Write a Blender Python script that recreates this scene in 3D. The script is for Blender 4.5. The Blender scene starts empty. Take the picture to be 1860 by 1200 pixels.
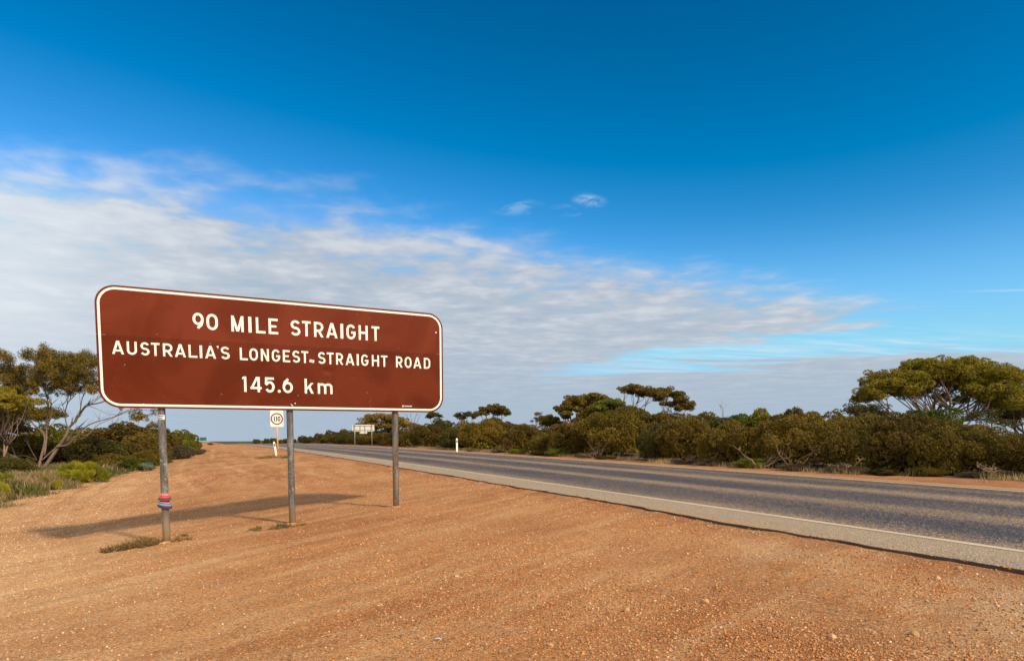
import bpy, math, random
import numpy as np
from mathutils import Vector

# ------------------------------------------------------------------ camera, world, sun, exposure
S = bpy.context.scene
COL = S.collection
EYE = 1.7
FPX, PITCH, HORIZON = 1180.0, math.radians(4.3), 784.0
CY = HORIZON + FPX * math.tan(PITCH)
cam = bpy.data.cameras.new('camera'); camo = bpy.data.objects.new('camera', cam); COL.objects.link(camo)
camo.location = (0, 0, EYE); camo.rotation_euler = (math.pi / 2 - PITCH, 0, 0)
cam.sensor_width = 36; cam.lens = FPX / 1860 * 36; cam.shift_y = (CY - 600) / 1860
cam.clip_start = 0.1; cam.clip_end = 6000
S.camera = camo
S.view_settings.view_transform = 'Standard'; S.view_settings.look = 'None'
S.view_settings.exposure = 0.55; S.view_settings.gamma = 1; S.view_settings.use_curve_mapping = False
S.render.engine = 'CYCLES'
S.cycles.max_bounces = 6; S.cycles.diffuse_bounces = 3; S.cycles.glossy_bounces = 2
S.cycles.transmission_bounces = 3; S.cycles.transparent_max_bounces = 4

SUN_EL, SUN_AZ = math.radians(36.5), math.radians(133)
sund = Vector((math.sin(SUN_AZ) * math.cos(SUN_EL), math.cos(SUN_AZ) * math.cos(SUN_EL), math.sin(SUN_EL)))
sl = bpy.data.lights.new('sun', 'SUN'); sl.energy = 2.75; sl.angle = math.radians(4.0); sl.color = (1.0, 0.90, 0.72)
so = bpy.data.objects.new('sun', sl); COL.objects.link(so)
so.rotation_euler = sund.to_track_quat('Z', 'Y').to_euler()


class NT:
    """small helper for writing node trees as expressions"""
    def __init__(s, tree):
        s.t = tree; s.n = tree.nodes; s.l = tree.links
    def put(s, sock, v):
        if v is None: return
        if isinstance(v, bpy.types.NodeSocket): s.l.new(v, sock)
        else:
            if sock.type == 'RGBA' and not isinstance(v, (int, float)) and len(v) == 3: v = (*v, 1)
            sock.default_value = v
    def m(s, op, a, b=None, c=None, clamp=False):
        n = s.n.new('ShaderNodeMath'); n.operation = op; n.use_clamp = clamp
        s.put(n.inputs[0], a); s.put(n.inputs[1], b); s.put(n.inputs[2], c)
        return n.outputs[0]
    def v(s, op, a, b=None):
        n = s.n.new('ShaderNodeVectorMath'); n.operation = op
        s.put(n.inputs[0], a); s.put(n.inputs[1], b)
        return n.outputs[0]
    def comb(s, x, y, z):
        n = s.n.new('ShaderNodeCombineXYZ')
        for i, q in enumerate((x, y, z)): s.put(n.inputs[i], q)
        return n.outputs[0]
    def sep(s, a):
        n = s.n.new('ShaderNodeSeparateXYZ'); s.put(n.inputs[0], a); return n.outputs
    def noise(s, vec, scale, detail=4, rough=0.55, dist=0.0):
        n = s.n.new('ShaderNodeTexNoise'); s.put(n.inputs['Vector'], vec)
        s.put(n.inputs['Scale'], scale); n.inputs['Detail'].default_value = detail
        n.inputs['Roughness'].default_value = rough; n.inputs['Distortion'].default_value = dist
        return n.outputs[0]
    def voro(s, vec, scale, out='Distance', rnd=1.0):
        n = s.n.new('ShaderNodeTexVoronoi'); s.put(n.inputs['Vector'], vec); s.put(n.inputs['Scale'], scale)
        n.inputs['Randomness'].default_value = rnd
        return n.outputs[out]
    def sm(s, x, a, b, lo=0.0, hi=1.0):
        n = s.n.new('ShaderNodeMapRange'); n.interpolation_type = 'SMOOTHSTEP'
        s.put(n.inputs[0], x)
        for i, q in enumerate((a, b, lo, hi)): s.put(n.inputs[i + 1], q)
        return n.outputs[0]
    def mix(s, f, a, b, mode='MIX'):
        n = s.n.new('ShaderNodeMix'); n.data_type = 'RGBA'; n.blend_type = mode
        s.put(n.inputs[0], f); s.put(n.inputs[6], a); s.put(n.inputs[7], b)
        return n.outputs[2]
    def ramp(s, f, pts, mode='LINEAR'):
        n = s.n.new('ShaderNodeValToRGB'); s.put(n.inputs[0], f); r = n.color_ramp; r.interpolation = mode
        while len(r.elements) > 1: r.elements.remove(r.elements[-1])
        r.elements[0].position = pts[0][0]
        for k, (p, c) in enumerate(pts):
            e = r.elements[0] if k == 0 else r.elements.new(p)
            e.color = (*c, 1) if not isinstance(c, (int, float)) else (c, c, c, 1)
        return n.outputs[0]


def make_world():
    w = bpy.data.worlds.new('World'); S.world = w; w.use_nodes = True
    T = NT(w.node_tree); n = T.n
    bg = n['Background']; bg.inputs[1].default_value = 0.11
    sk = n.new('ShaderNodeTexSky'); sk.sky_type = 'NISHITA'; sk.sun_disc = False
    sk.sun_elevation = SUN_EL; sk.sun_rotation = SUN_AZ
    sk.air_density = 1.0; sk.dust_density = 0.3; sk.ozone_density = 3.0; sk.altitude = 300
    # the deep, polarised blue of the photograph: a steeper curve on each channel of the sky, capped near the sun
    r_, g_, b_ = T.sep(sk.outputs[0])
    def curve(c, k, off, cap):
        v = T.m('POWER', T.m('MINIMUM', T.m('MULTIPLY', c, 0.11), cap), 1.8)
        return T.m('MAXIMUM', T.m('SUBTRACT', T.m('MULTIPLY', v, k), off), 0.0)
    gain = 1.0 / (0.11 * 2 ** S.view_settings.exposure)
    sky = T.comb(curve(r_, 3.2, 0.085, 0.52), curve(g_, 3.02, 0.0, 0.50), curve(b_, 2.66, 0.0, 0.58))
    scn = n.new('ShaderNodeVectorMath'); scn.operation = 'SCALE'; T.put(scn.inputs[0], sky); scn.inputs[3].default_value = gain
    sky = scn.outputs[0]
    HORIZON_BLUE = tuple(q / (0.11 * 2 ** S.view_settings.exposure) for q in (0.27, 0.60, 0.86))
    tc = n.new('ShaderNodeTexCoord')
    d = T.v('NORMALIZE', tc.outputs['Generated'])
    x, y, z = T.sep(d)
    zc = T.m('MAXIMUM', z, 0.004)
    px, py = T.m('DIVIDE', x, zc), T.m('DIVIDE', y, zc)          # the cloud deck's own plane
    zs = T.m('ADD', zc, 0.035)
    qx, qy = T.m('DIVIDE', x, zs), T.m('DIVIDE', y, zs)
    q = T.comb(qx, qy, 0)
    q2 = T.comb(T.m('MULTIPLY', qx, 0.85), qy, 3.7)
    n1 = T.m('SUBTRACT', T.noise(q, 1.2, 4, 0.5, 0.2), 0.5)
    n2 = T.m('SUBTRACT', T.noise(q2, 2.7, 4, 0.5, 0.3), 0.5)
    n3 = T.m('SUBTRACT', T.noise(q, 6.5, 5, 0.55, 0.3), 0.5)
    edge = T.m('SUBTRACT', T.m('SUBTRACT', py, 3.42), T.m('MULTIPLY', px, 0.60))
    nn = T.m('ADD', T.m('MULTIPLY', n1, 1.0), T.m('ADD', T.m('MULTIPLY', n2, 0.8), T.m('MULTIPLY', n3, 0.45)))
    a = T.sm(T.m('ADD', edge, nn), -0.35, 0.75)
    # the deck thins towards its lit front edge: blue seen through it on the left
    hole = T.sm(T.m('ADD', T.m('MULTIPLY', T.m('ADD', T.m('MULTIPLY', n2, 1.6), n3), 2.2), T.m('MULTIPLY', T.m('MINIMUM', edge, 3.0), 0.42)), -0.55, 0.55)
    a = T.m('MULTIPLY', a, T.m('ADD', 0.55, T.m('MULTIPLY', hole, 0.45)))
    # its far boundary on the right, and the second bank behind it
    back = T.m('SUBTRACT', T.m('SUBTRACT', 12.4, T.m('MULTIPLY', px, 1.85)), py)
    b = T.m('MAXIMUM', T.sm(T.m('ADD', back, T.m('MULTIPLY', T.m('ADD', n1, n2), 5.0)), -0.4, 1.5), T.sm(T.m('ADD', px, T.m('MULTIPLY', n1, 1.5)), 1.3, 0.2))
    front2 = T.m('SUBTRACT', py, T.m('SUBTRACT', 12.2, T.m('MULTIPLY', px, 0.95)))
    st = T.noise(T.comb(T.m('MULTIPLY', qx, 0.35), T.m('MULTIPLY', qy, 1.1), 9.1), 1.7, 5, 0.6, 0.5)
    c2 = T.sm(T.m('ADD', front2, T.m('MULTIPLY', T.m('SUBTRACT', st, 0.5), 14.0)), -0.8, 1.6)
    c2 = T.m('MULTIPLY', c2, T.sm(T.m('SUBTRACT', py, T.m('MULTIPLY', px, 0.55)), 3.9, 5.3))
    deck = T.m('MULTIPLY', a, T.m('MAXIMUM', b, c2))
    low = T.m('MULTIPLY', T.sm(z, 0.075, 0.045), T.sm(y, 0.0, 0.3))
    deck = T.m('MAXIMUM', deck, T.m('MULTIPLY', low, T.sm(st, 0.26, 0.5, 0.62, 1.0)))
    deck = T.m('MULTIPLY', deck, 0.96)
    # high thin streaks in the opening between the two banks
    cir = T.noise(T.comb(T.m('MULTIPLY', qx, 0.5), T.m('ADD', T.m('MULTIPLY', qy, 2.2), T.m('MULTIPLY', qx, -0.5)), 1.3), 1.6, 6, 0.68, 0.8)
    cmask = T.m('MULTIPLY', T.sm(T.m('SUBTRACT', py, T.m('MULTIPLY', px, 0.3)), 4.6, 6.2), T.sm(px, 0.4, 2.2))
    cmask = T.m('MULTIPLY', T.m('MULTIPLY', cmask, T.sm(cir, 0.40, 0.70, 0, 0.8)), T.m('MULTIPLY', T.sm(z, 0.22, 0.15), T.sm(z, 0.02, 0.06)))
    # three small shreds ahead of the deck and one old vapour trail
    def puff(cx, cy, rx, ry, rot, dens, lo=0.40, hi=0.64):
        dx, dy = T.m('SUBTRACT', px, cx), T.m('SUBTRACT', py, cy)
        c, s_ = math.cos(rot), math.sin(rot)
        u = T.m('DIVIDE', T.m('ADD', T.m('MULTIPLY', dx, c), T.m('MULTIPLY', dy, s_)), rx)
        v = T.m('DIVIDE', T.m('SUBTRACT', T.m('MULTIPLY', dy, c), T.m('MULTIPLY', dx, s_)), ry)
        r = T.m('SQRT', T.m('ADD', T.m('MULTIPLY', u, u), T.m('MULTIPLY', v, v)))
        nz = T.noise(T.v('SCALE', q, None) if False else q, 9.0, 5, 0.6, 0.4)
        return T.m('MULTIPLY', T.m('MULTIPLY', T.sm(r, 1.0, 0.1), T.sm(nz, lo, hi)), dens)
    puffs = T.m('ADD', puff(0.335, 2.90, 0.13, 0.085, 0.9, 0.65, 0.40, 0.66), T.m('ADD', puff(0.02, 2.99, 0.13, 0.16, 0.7, 0.28), puff(0.26, 3.03, 0.12, 0.10, 0.5, 0.35)))
    tx = T.sm(px, 3.05, 3.6); trail = T.m('ABSOLUTE', T.m('SUBTRACT', T.m('ADD', 4.70, T.m('MULTIPLY', T.m('SUBTRACT', px, 3.5), -0.10)), py))
    trail = T.m('MULTIPLY', T.m('MULTIPLY', T.sm(trail, 0.07, 0.0), tx), 0.4)
    fill_veil = T.m('MULTIPLY', T.m('MULTIPLY', T.sm(y, 0.15, -0.35), T.sm(T.noise(d, 2.6, 5, 0.6, 0.5), 0.30, 0.56)), 1.0)  # unseen bright cloud behind the camera, added to fill the shadows
    cmask = T.m('MAXIMUM', cmask, T.m('MULTIPLY', fill_veil, T.sm(z, 0.0, 0.1)))
    thin = T.m('MAXIMUM', cmask, T.m('MINIMUM', T.m('ADD', puffs, trail), 1.0))
    # cloud colour: lit shreds white, bellies grey, far ones behind more air
    lum = T.m('ADD', T.m('MULTIPLY', n1, 0.5), T.m('ADD', T.m('MULTIPLY', n3, 0.7), T.m('MULTIPLY', n2, 1.1)))
    lum = T.m('MULTIPLY', lum, T.sm(z, 0.02, 0.22, 0.45, 1.0))
    ccol = T.ramp(T.m('ADD', lum, 0.5), [(0.28, (0.40, 0.465, 0.56)), (0.5, (0.475, 0.525, 0.60)), (0.75, (0.62, 0.65, 0.70))])
    left = T.sm(T.m('DIVIDE', x, T.m('ADD', y, 0.001)), -0.35, -0.85)
    ccol = T.mix(T.m('MULTIPLY', left, 0.62), ccol, (0.82, 0.87, 0.92))
    ccol = T.mix(T.sm(z, 0.16, 0.01, 0.0, 0.65), ccol, (0.34, 0.45, 0.56))
    cb = n.new('ShaderNodeBackground'); T.put(cb.inputs[0], ccol); cb.inputs[1].default_value = CLOUDV
    tb = n.new('ShaderNodeBackground'); T.put(tb.inputs[0], T.mix(T.sm(y, 0.15, -0.2), (0.60, 0.76, 0.86), (0.98, 0.93, 0.84))); T.put(tb.inputs[1], T.sm(y, 0.15, -0.3, CLOUDV, 1.15))  # thin cloud made warmer and stronger behind the camera to raise the fill
    T.put(bg.inputs[0], T.mix(T.sm(z, 0.30, 0.03, 0, 0.85), sky, HORIZON_BLUE))
    m1 = n.new('ShaderNodeMixShader'); T.put(m1.inputs[0], T.m('MULTIPLY', thin, 0.85)); T.l.new(bg.outputs[0], m1.inputs[1]); T.l.new(tb.outputs[0], m1.inputs[2])
    m2 = n.new('ShaderNodeMixShader'); T.put(m2.inputs[0], deck); T.l.new(m1.outputs[0], m2.inputs[1]); T.l.new(cb.outputs[0], m2.inputs[2])
    T.l.new(m2.outputs[0], n['World Output'].inputs[0])
    w.cycles.sampling_method = 'MANUAL'; w.cycles.sample_map_resolution = 1024

CLOUDV = 0.72
make_world()

# ------------------------------------------------------------------ helpers
def tag(o, label=None, cat=None, group=None, kind=None):
    if label: o['label'] = label
    if cat: o['category'] = cat
    if group: o['group'] = group
    if kind: o['kind'] = kind
    return o

def thing(name, label, cat, loc=(0, 0, 0), rz=0.0, group=None):
    o = bpy.data.objects.new(name, None); COL.objects.link(o); o.empty_display_size = 0.2
    o.location = loc; o.rotation_euler = (0, 0, rz)
    return tag(o, label, cat, group)

def add(name, me, parent=None, loc=None):
    o = bpy.data.objects.new(name, me); COL.objects.link(o)
    if parent: o.parent = parent
    if loc is not None: o.location = loc
    return o

def mesh_np(name, V, F, mat, smooth=False, uv=None):
    """V (n,3), F (m,k) arrays with k constant"""
    V = np.asarray(V, np.float32); F = np.asarray(F, np.int32); k = F.shape[1]
    me = bpy.data.meshes.new(name)
    me.vertices.add(len(V)); me.vertices.foreach_set('co', V.ravel())
    me.loops.add(F.size); me.loops.foreach_set('vertex_index', F.ravel())
    me.polygons.add(len(F)); me.polygons.foreach_set('loop_start', np.arange(0, F.size, k, dtype=np.int32))
    me.polygons.foreach_set('loop_total', np.full(len(F), k, np.int32))
    if smooth: me.polygons.foreach_set('use_smooth', np.ones(len(F), bool))
    me.update(calc_edges=True)
    if uv is not None:
        l = me.uv_layers.new(name='UVMap'); l.data.foreach_set('uv', np.asarray(uv, np.float32)[F.ravel()].ravel())
    me.materials.append(mat)
    return me

class MB:
    """collects shapes, then becomes one mesh"""
    def __init__(s): s.V = []; s.F = []; s.M = []; s.mi = 0
    def raw(s, vs, fs):
        b = len(s.V); s.V += [tuple(v) for v in vs]
        s.F += [tuple(i + b for i in f) for f in fs]; s.M += [s.mi] * len(fs)
    def box(s, a, b):
        (x0, y0, z0), (x1, y1, z1) = a, b
        s.raw([(x0,y0,z0),(x1,y0,z0),(x1,y1,z0),(x0,y1,z0),(x0,y0,z1),(x1,y0,z1),(x1,y1,z1),(x0,y1,z1)],
              [(0,3,2,1),(4,5,6,7),(0,1,5,4),(1,2,6,5),(2,3,7,6),(3,0,4,7)])
    def prism(s, pts, y0, y1):
        """polygon in x,z extruded from y0 (front) to y1"""
        n = len(pts); vs = [(p[0], y0, p[1]) for p in pts] + [(p[0], y1, p[1]) for p in pts]
        s.raw(vs, [tuple(range(n)), tuple(range(2 * n - 1, n - 1, -1))] + [(i, i + n, (i + 1) % n + n, (i + 1) % n) for i in range(n)])
    def strip(s, L, R, y0, y1, closed=False):
        """ribbon between polylines L and R in x,z with a front at y0 and a back at y1"""
        n = len(L); vs = [(p[0], y0, p[1]) for p in L] + [(p[0], y0, p[1]) for p in R] + [(p[0], y1, p[1]) for p in L] + [(p[0], y1, p[1]) for p in R]
        fs = []
        for i in range(n if closed else n - 1):
            j = (i + 1) % n
            fs += [(i, n + i, n + j, j), (i, j, 2 * n + j, 2 * n + i), (n + i, 3 * n + i, 3 * n + j, n + j)]
        if not closed: fs += [(0, 2 * n, 3 * n, n), (n - 1, 2 * n - 1, 4 * n - 1, 3 * n - 1)]
        s.raw(vs, fs)
    def tube(s, pts, rad, k=6, cap=True):
        pts = [Vector(p) for p in pts]; n = len(pts)
        if not hasattr(rad, '__len__'): rad = [rad] * n
        vs = []; t0 = (pts[1] - pts[0]).normalized()
        a = t0.orthogonal().normalized()
        for i, p in enumerate(pts):
            t = (pts[min(i + 1, n - 1)] - pts[max(i - 1, 0)]).normalized()
            a = (a - t * a.dot(t)).normalized(); b = t.cross(a)
            for j in range(k):
                th = 2 * math.pi * j / k; vs.append(p + (a * math.cos(th) + b * math.sin(th)) * rad[i])
        fs = [(i * k + j, i * k + (j + 1) % k, (i + 1) * k + (j + 1) % k, (i + 1) * k + j) for i in range(n - 1) for j in range(k)]
        if cap: fs += [tuple(range(k - 1, -1, -1)), tuple(range((n - 1) * k, n * k))]
        s.raw(vs, fs)
    def build(s, name, mats, parent=None, smooth=False, loc=None):
        me = bpy.data.meshes.new(name); me.from_pydata(s.V, [], s.F)
        if not isinstance(mats, (list, tuple)): mats = [mats]
        for m in mats: me.materials.append(m)
        me.polygons.foreach_set('material_index', s.M)
        if smooth: me.polygons.foreach_set('use_smooth', np.ones(len(s.F), bool))
        me.update()
        return add(name, me, parent, loc)

def _h(ix, iy, seed):
    n = (ix.astype(np.int64) * 374761393 + iy.astype(np.int64) * 668265263 + seed * 974634777) & 0xffffffff
    n = ((n ^ (n >> 13)) * 1274126177) & 0xffffffff
    return ((n ^ (n >> 16)) & 0xffffff) / float(0xffffff)
def vnoise(x, y, seed=0):
    x = np.asarray(x, float); y = np.asarray(y, float)
    ix, iy = np.floor(x), np.floor(y); fx, fy = x - ix, y - iy
    ux, uy = fx * fx * (3 - 2 * fx), fy * fy * (3 - 2 * fy)
    a, b, c, d = _h(ix, iy, seed), _h(ix + 1, iy, seed), _h(ix, iy + 1, seed), _h(ix + 1, iy + 1, seed)
    return (a * (1 - ux) + b * ux) * (1 - uy) + (c * (1 - ux) + d * ux) * uy
def fbm(x, y, o=4, seed=0, g=0.5):
    s = 0; a = 1; t = 0
    for i in range(o):
        s = s + a * vnoise(x * 2 ** i + 13.7 * i, y * 2 ** i - 7.1 * i, seed + i); t += a; a *= g
    return s / t - 0.5
def sstep(x, a, b):
    t = np.clip((x - a) / (b - a), 0, 1); return t * t * (3 - 2 * t)

# ------------------------------------------------------------------ terrain frame: t along the road, w across it
AL = math.radians(26.0); CA, SA = math.cos(AL), math.sin(AL)
SEAL, FAR = 5.87, 14.55
def wt(x, y): return x * CA + y * SA, -x * SA + y * CA
def xy(w, t): return w * CA - t * SA, w * SA + t * CA
def zroad(t):
    t = np.asarray(t, float); q = np.where(t > 0, 6.6e-5 * t * t, 0)
    return 0.6 - np.where(t > 260, 6.6e-5 * 260 * 260 + (t - 260) * 0.01, q)
def veg_edge(t):   # where the dirt ends and the scrub on the left begins
    t = np.asarray(t, float)
    return np.interp(t, [-5, 15, 22, 33, 45, 60, 80, 110, 200], [-6.3, -5.2, -4.3, -3.0, -1.5, -0.1, 0.9, 1.4, 1.6]) + 1.1 * fbm(t * 0.35, t * 0 + 3, 3, 5)
def height(x, y, fine=True):
    x = np.asarray(x, float); y = np.asarray(y, float)
    w, t = wt(x, y); zr = zroad(t)
    s = np.clip(SEAL - w, 0, None)
    drop = np.where(s < 8, 0.055 * s + 0.0048 * s * s, 0.747 + (s - 8) * 0.03)
    drop = np.minimum(drop, 1.0) * (1 - 0.75 * sstep(t, 16, 95))
    z = zr - 0.05 - drop + (0.026 + 0.022 * fbm(t * 1.6, t * 0 + 5, 3, 91)) * np.exp(-s / 0.30)
    under = sstep(w, SEAL + 0.0, SEAL + 0.12) * (1 - sstep(w, FAR - 0.35, FAR - 0.05))
    z = z - 0.10 * under
    z = z + 0.035 * sstep(w, FAR - 0.3, FAR)
    z = z + 0.10 * sstep(w, 16, 20) * (1 - sstep(w, 20, 40))
    if fine:
        nf = 1 - 0.0 * w
        soft = sstep(s, 0.0, 0.8) + sstep(w, FAR, FAR + 0.8)
        z = z + soft * (0.05 * fbm(x * 0.55, y * 0.55, 3, 1) + 0.022 * fbm(w * 2.3, t * 0.9, 3, 7))
        z = z + (w < SEAL) * (0.022 * fbm(x * 7, y * 7, 3, 11, 0.6)) * (0.35 + 0.65 * sstep(s, 0.05, 0.5))
        # wheel ruts that swing out of the road and along the scrub
        for k, (c0, c1) in enumerate(((2.2, 0.055), (0.7, 0.075), (-1.8, 0.10))):
            c = c0 - c1 * t * 0.35 + 0.5 * np.sin(t * 0.12 + k)
            k_ = sstep(t, 11, 22)
            z = z - k_ * (0.018 * np.exp(-((w - c) / 0.16) ** 2) - 0.012 * np.exp(-((w - c - 0.3) / 0.12) ** 2))
        al = .8 * x + .6 * y; cn = .6 * x - .8 * y + .016 * al * al
        for c in (-4.0, -5.6, -8.7, -10.3, -11.9):
            z = z - (1 - sstep(t, 11, 22)) * (w < SEAL - .6) * (0.008 * np.exp(-((cn - c) / 0.15) ** 2) - 0.006 * np.exp(-((cn - c - 0.3) / 0.12) ** 2))
        # crumbling lip along the seal
        z = z + 0.02 * np.exp(-((s - 0.25) / 0.2) ** 2) * fbm(w * 6, t * 3.5, 3, 21)
    return z
def gz(x, y): return float(height(np.array([x]), np.array([y]))[0])
def P(px, Y):
    """ground point seen at column px at forward distance Y"""
    X = (px - 930) / FPX * Y * math.cos(PITCH)
    return X, Y, gz(X, Y)
def zat(py, Y): return EYE + (HORIZON - py) / FPX * Y
def ray(px, py):
    a = (px - 930) / FPX; b = (CY - py) / FPX
    return a, math.cos(PITCH) + math.sin(PITCH) * b, -math.sin(PITCH) + math.cos(PITCH) * b
def at(px, py, Y):
    d = ray(px, py); k = Y / d[1]
    return Vector((d[0] * k, Y, EYE + d[2] * k))
def onground(px, py):
    d = ray(px, py); k = 2.0; 
    for i in range(4000):
        if EYE + d[2] * k < gz(d[0] * k, d[1] * k): break
        k *= 1.004
    return d[0] * k, d[1] * k

# ------------------------------------------------------------------ materials
def mat(name):
    m = bpy.data.materials.new(name); m.use_nodes = True
    T = NT(m.node_tree); b = m.node_tree.nodes['Principled BSDF']
    return m, T, b
def plain(name, col, rough=0.6, metal=0.0, vary=0.12, scale=6.0, spec=0.5):
    m, T, b = mat(name)
    tc = T.n.new('ShaderNodeTexCoord').outputs['Object']
    nz = T.noise(tc, scale, 5, 0.6)
    f = T.m('ADD', T.m('MULTIPLY', T.m('SUBTRACT', nz, 0.5), vary * 2), 1.0)
    T.put(b.inputs['Base Color'], T.mix(1.0, col, T.comb(f, f, f), 'MULTIPLY'))
    b.inputs['Roughness'].default_value = rough; b.inputs['Metallic'].default_value = metal
    b.inputs['Specular IOR Level'].default_value = spec
    return m

def dirt_mat():
    m, T, b = mat('dirt')
    uv = T.n.new('ShaderNodeUVMap').outputs[0]
    tc = T.n.new('ShaderNodeTexCoord').outputs['Object']
    w, t, _ = T.sep(uv)
    long_ = T.comb(T.m('ADD', w, T.m('MULTIPLY', T.m('SINE', T.m('MULTIPLY', t, 0.11)), 0.8)), T.m('MULTIPLY', t, 0.16), 0)
    ox, oy, _z = T.sep(tc)
    al_ = T.m('ADD', T.m('MULTIPLY', ox, 0.80), T.m('MULTIPLY', oy, 0.60))
    cn_ = T.m('SUBTRACT', T.m('MULTIPLY', ox, 0.60), T.m('MULTIPLY', oy, 0.80))
    cn_ = T.m('ADD', cn_, T.m('MULTIPLY', T.m('MULTIPLY', al_, al_), 0.016))
    near_ = T.comb(cn_, T.m('MULTIPLY', al_, 0.16), 4.0)
    nf_ = T.sm(t, 22.0, 11.0)
    def blend(a, b): return T.m('ADD', T.m('MULTIPLY', a, T.m('SUBTRACT', 1.0, nf_)), T.m('MULTIPLY', b, nf_))
    l1 = blend(T.noise(long_, 0.9, 5, 0.6, 0.3), T.noise(near_, 0.9, 5, 0.6, 0.3))
    l2 = blend(T.noise(long_, 3.6, 4, 0.6, 0.2), T.noise(near_, 3.2, 4, 0.6, 0.2))
    b1 = T.noise(tc, 0.45, 5, 0.6, 0.4)
    b2 = T.noise(tc, 2.1, 5, 0.62)
    f1 = T.noise(tc, 38, 3, 0.7)
    col = T.ramp(T.m('ADD', T.m('MULTIPLY', b1, 0.55), T.m('MULTIPLY', l1, 0.45)),
                 [(0.36, (0.42, 0.140, 0.040)), (0.47, (0.56, 0.220, 0.073)), (0.55, (0.65, 0.285, 0.105)), (0.64, (0.74, 0.39, 0.175))])
    col = T.mix(T.sm(l2, 0.50, 0.68, 0, 0.5), col, (0.74, 0.44, 0.22))
    col = T.mix(T.sm(l2, 0.47, 0.30, 0, 0.35), col, (0.35, 0.135, 0.055))
    col = T.mix(T.sm(b2, 0.52, 0.72, 0, 0.35), col, (0.58, 0.33, 0.18))
    col = T.mix(T.sm(b2, 0.47, 0.30, 0, 0.3), col, (0.36, 0.155, 0.07))
    # fine aggregate: pale, tan and dark grains, coarser and finer
    for sc, lo, hi, amt in ((30, 0.84, 0.90, 0.85), (52, 0.70, 0.80, 0.9), (110, 0.60, 0.75, 0.85)):
        cn = T.n.new('ShaderNodeTexVoronoi'); T.put(cn.inputs['Vector'], tc); cn.inputs['Scale'].default_value = sc
        r, g, bb = T.sep(cn.outputs['Color'])
        dist = cn.outputs['Distance']
        inside = T.sm(dist, 0.45, 0.25)
        gm = T.m('MULTIPLY', T.m('MULTIPLY', T.sm(r, lo, hi), inside), amt)
        col = T.mix(gm, col, T.ramp(g, [(0.0, (0.82, 0.56, 0.34)), (0.5, (0.72, 0.41, 0.20)), (1, (0.88, 0.68, 0.46))]))
        dk = T.m('MULTIPLY', T.m('MULTIPLY', T.sm(r, 0.32, 0.18), inside), amt)
        col = T.mix(dk, col, (0.20, 0.075, 0.030))
    grains = col
    # compacted pale limestone fines beside the seal at the right
    pale = T.m('MULTIPLY', T.sm(w, 3.3, 4.9), T.sm(t, 9.0, 0.0))
    pale = T.m('MULTIPLY', pale, T.sm(T.noise(tc, 0.8, 5, 0.65, 0.5), 0.42, 0.62))
    col = T.mix(T.m('MULTIPLY', pale, 0.8), col, (0.70, 0.47, 0.28))
    pl = T.m('MULTIPLY', T.sm(w, 0.6, -3.8), T.sm(T.noise(tc, 0.5, 4, 0.6), 0.30, 0.60, 0.45, 1.0))  # lens flare over the left ground, painted in as paler dirt
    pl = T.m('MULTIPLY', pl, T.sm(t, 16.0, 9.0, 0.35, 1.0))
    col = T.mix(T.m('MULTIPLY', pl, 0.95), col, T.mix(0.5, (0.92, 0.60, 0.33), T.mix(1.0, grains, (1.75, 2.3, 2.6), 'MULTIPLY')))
    # pale polished wheel tracks curving off the road
    def track(dd, amp, col):
        tr_ = T.m('MULTIPLY', T.m('MULTIPLY', T.sm(dd, 0.20, 0.03), T.sm(l1, 0.36, 0.58)), amp)
        col = T.mix(tr_, col, (0.76, 0.44, 0.22))
        tr2 = T.m('MULTIPLY', T.m('MULTIPLY', T.sm(T.m('ABSOLUTE', T.m('SUBTRACT', dd, 0.32)), 0.10, 0.0), T.sm(l1, 0.60, 0.42)), T.m('MULTIPLY', amp, .8))
        return T.mix(tr2, col, (0.40, 0.135, 0.045))
    wob = T.m('MULTIPLY', T.m('SUBTRACT', b2, 0.5), 0.3)
    for c0, c1, ph, amp in ((2.2, .019, 0, .5), (0.7, .026, 1, .42), (-1.8, .035, 2, .5), (3.7, .012, .6, .35)):
        cc = T.m('ADD', T.m('SUBTRACT', c0, T.m('MULTIPLY', t, c1)), T.m('MULTIPLY', T.m('SINE', T.m('ADD', T.m('MULTIPLY', t, 0.12), ph)), 0.5))
        dd = T.m('ABSOLUTE', T.m('SUBTRACT', w, T.m('ADD', cc, wob)))
        col = track(dd, T.m('MULTIPLY', amp, T.m('SUBTRACT', 1.0, nf_)), col)
    for c0, amp in ((-2.3, .12), (-4.0, .2), (-5.6, .28), (-7.1, .12), (-8.7, .25), (-10.3, .2), (-11.9, .3)):
        dd = T.m('ABSOLUTE', T.m('SUBTRACT', cn_, T.m('ADD', c0, wob)))
        col = track(dd, T.m('MULTIPLY', amp, nf_), col)
    for cx_, cy_, a_, L_ in ((2.05, 4.75, 2.25, .55), (2.2, 4.9, 2.25, .5), (2.9, 4.6, 2.25, .5), (1.2, 5.3, 2.35, .4)):
        ux_, uy_ = math.cos(a_), math.sin(a_)
        dx_, dy_ = T.m('SUBTRACT', ox, cx_), T.m('SUBTRACT', oy, cy_)
        u_ = T.m('ADD', T.m('MULTIPLY', dx_, ux_), T.m('MULTIPLY', dy_, uy_)); v_ = T.m('SUBTRACT', T.m('MULTIPLY', dy_, ux_), T.m('MULTIPLY', dx_, uy_))
        ln_ = T.sm(T.m('SINE', T.m('MULTIPLY', T.m('ADD', v_, T.m('MULTIPLY', f1, 0.012)), 120.0)), 0.55, 0.95)
        msk = T.m('MULTIPLY', T.sm(T.m('ABSOLUTE', u_), L_, L_ * .6), T.sm(T.m('ABSOLUTE', v_), 0.11, 0.07))
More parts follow.
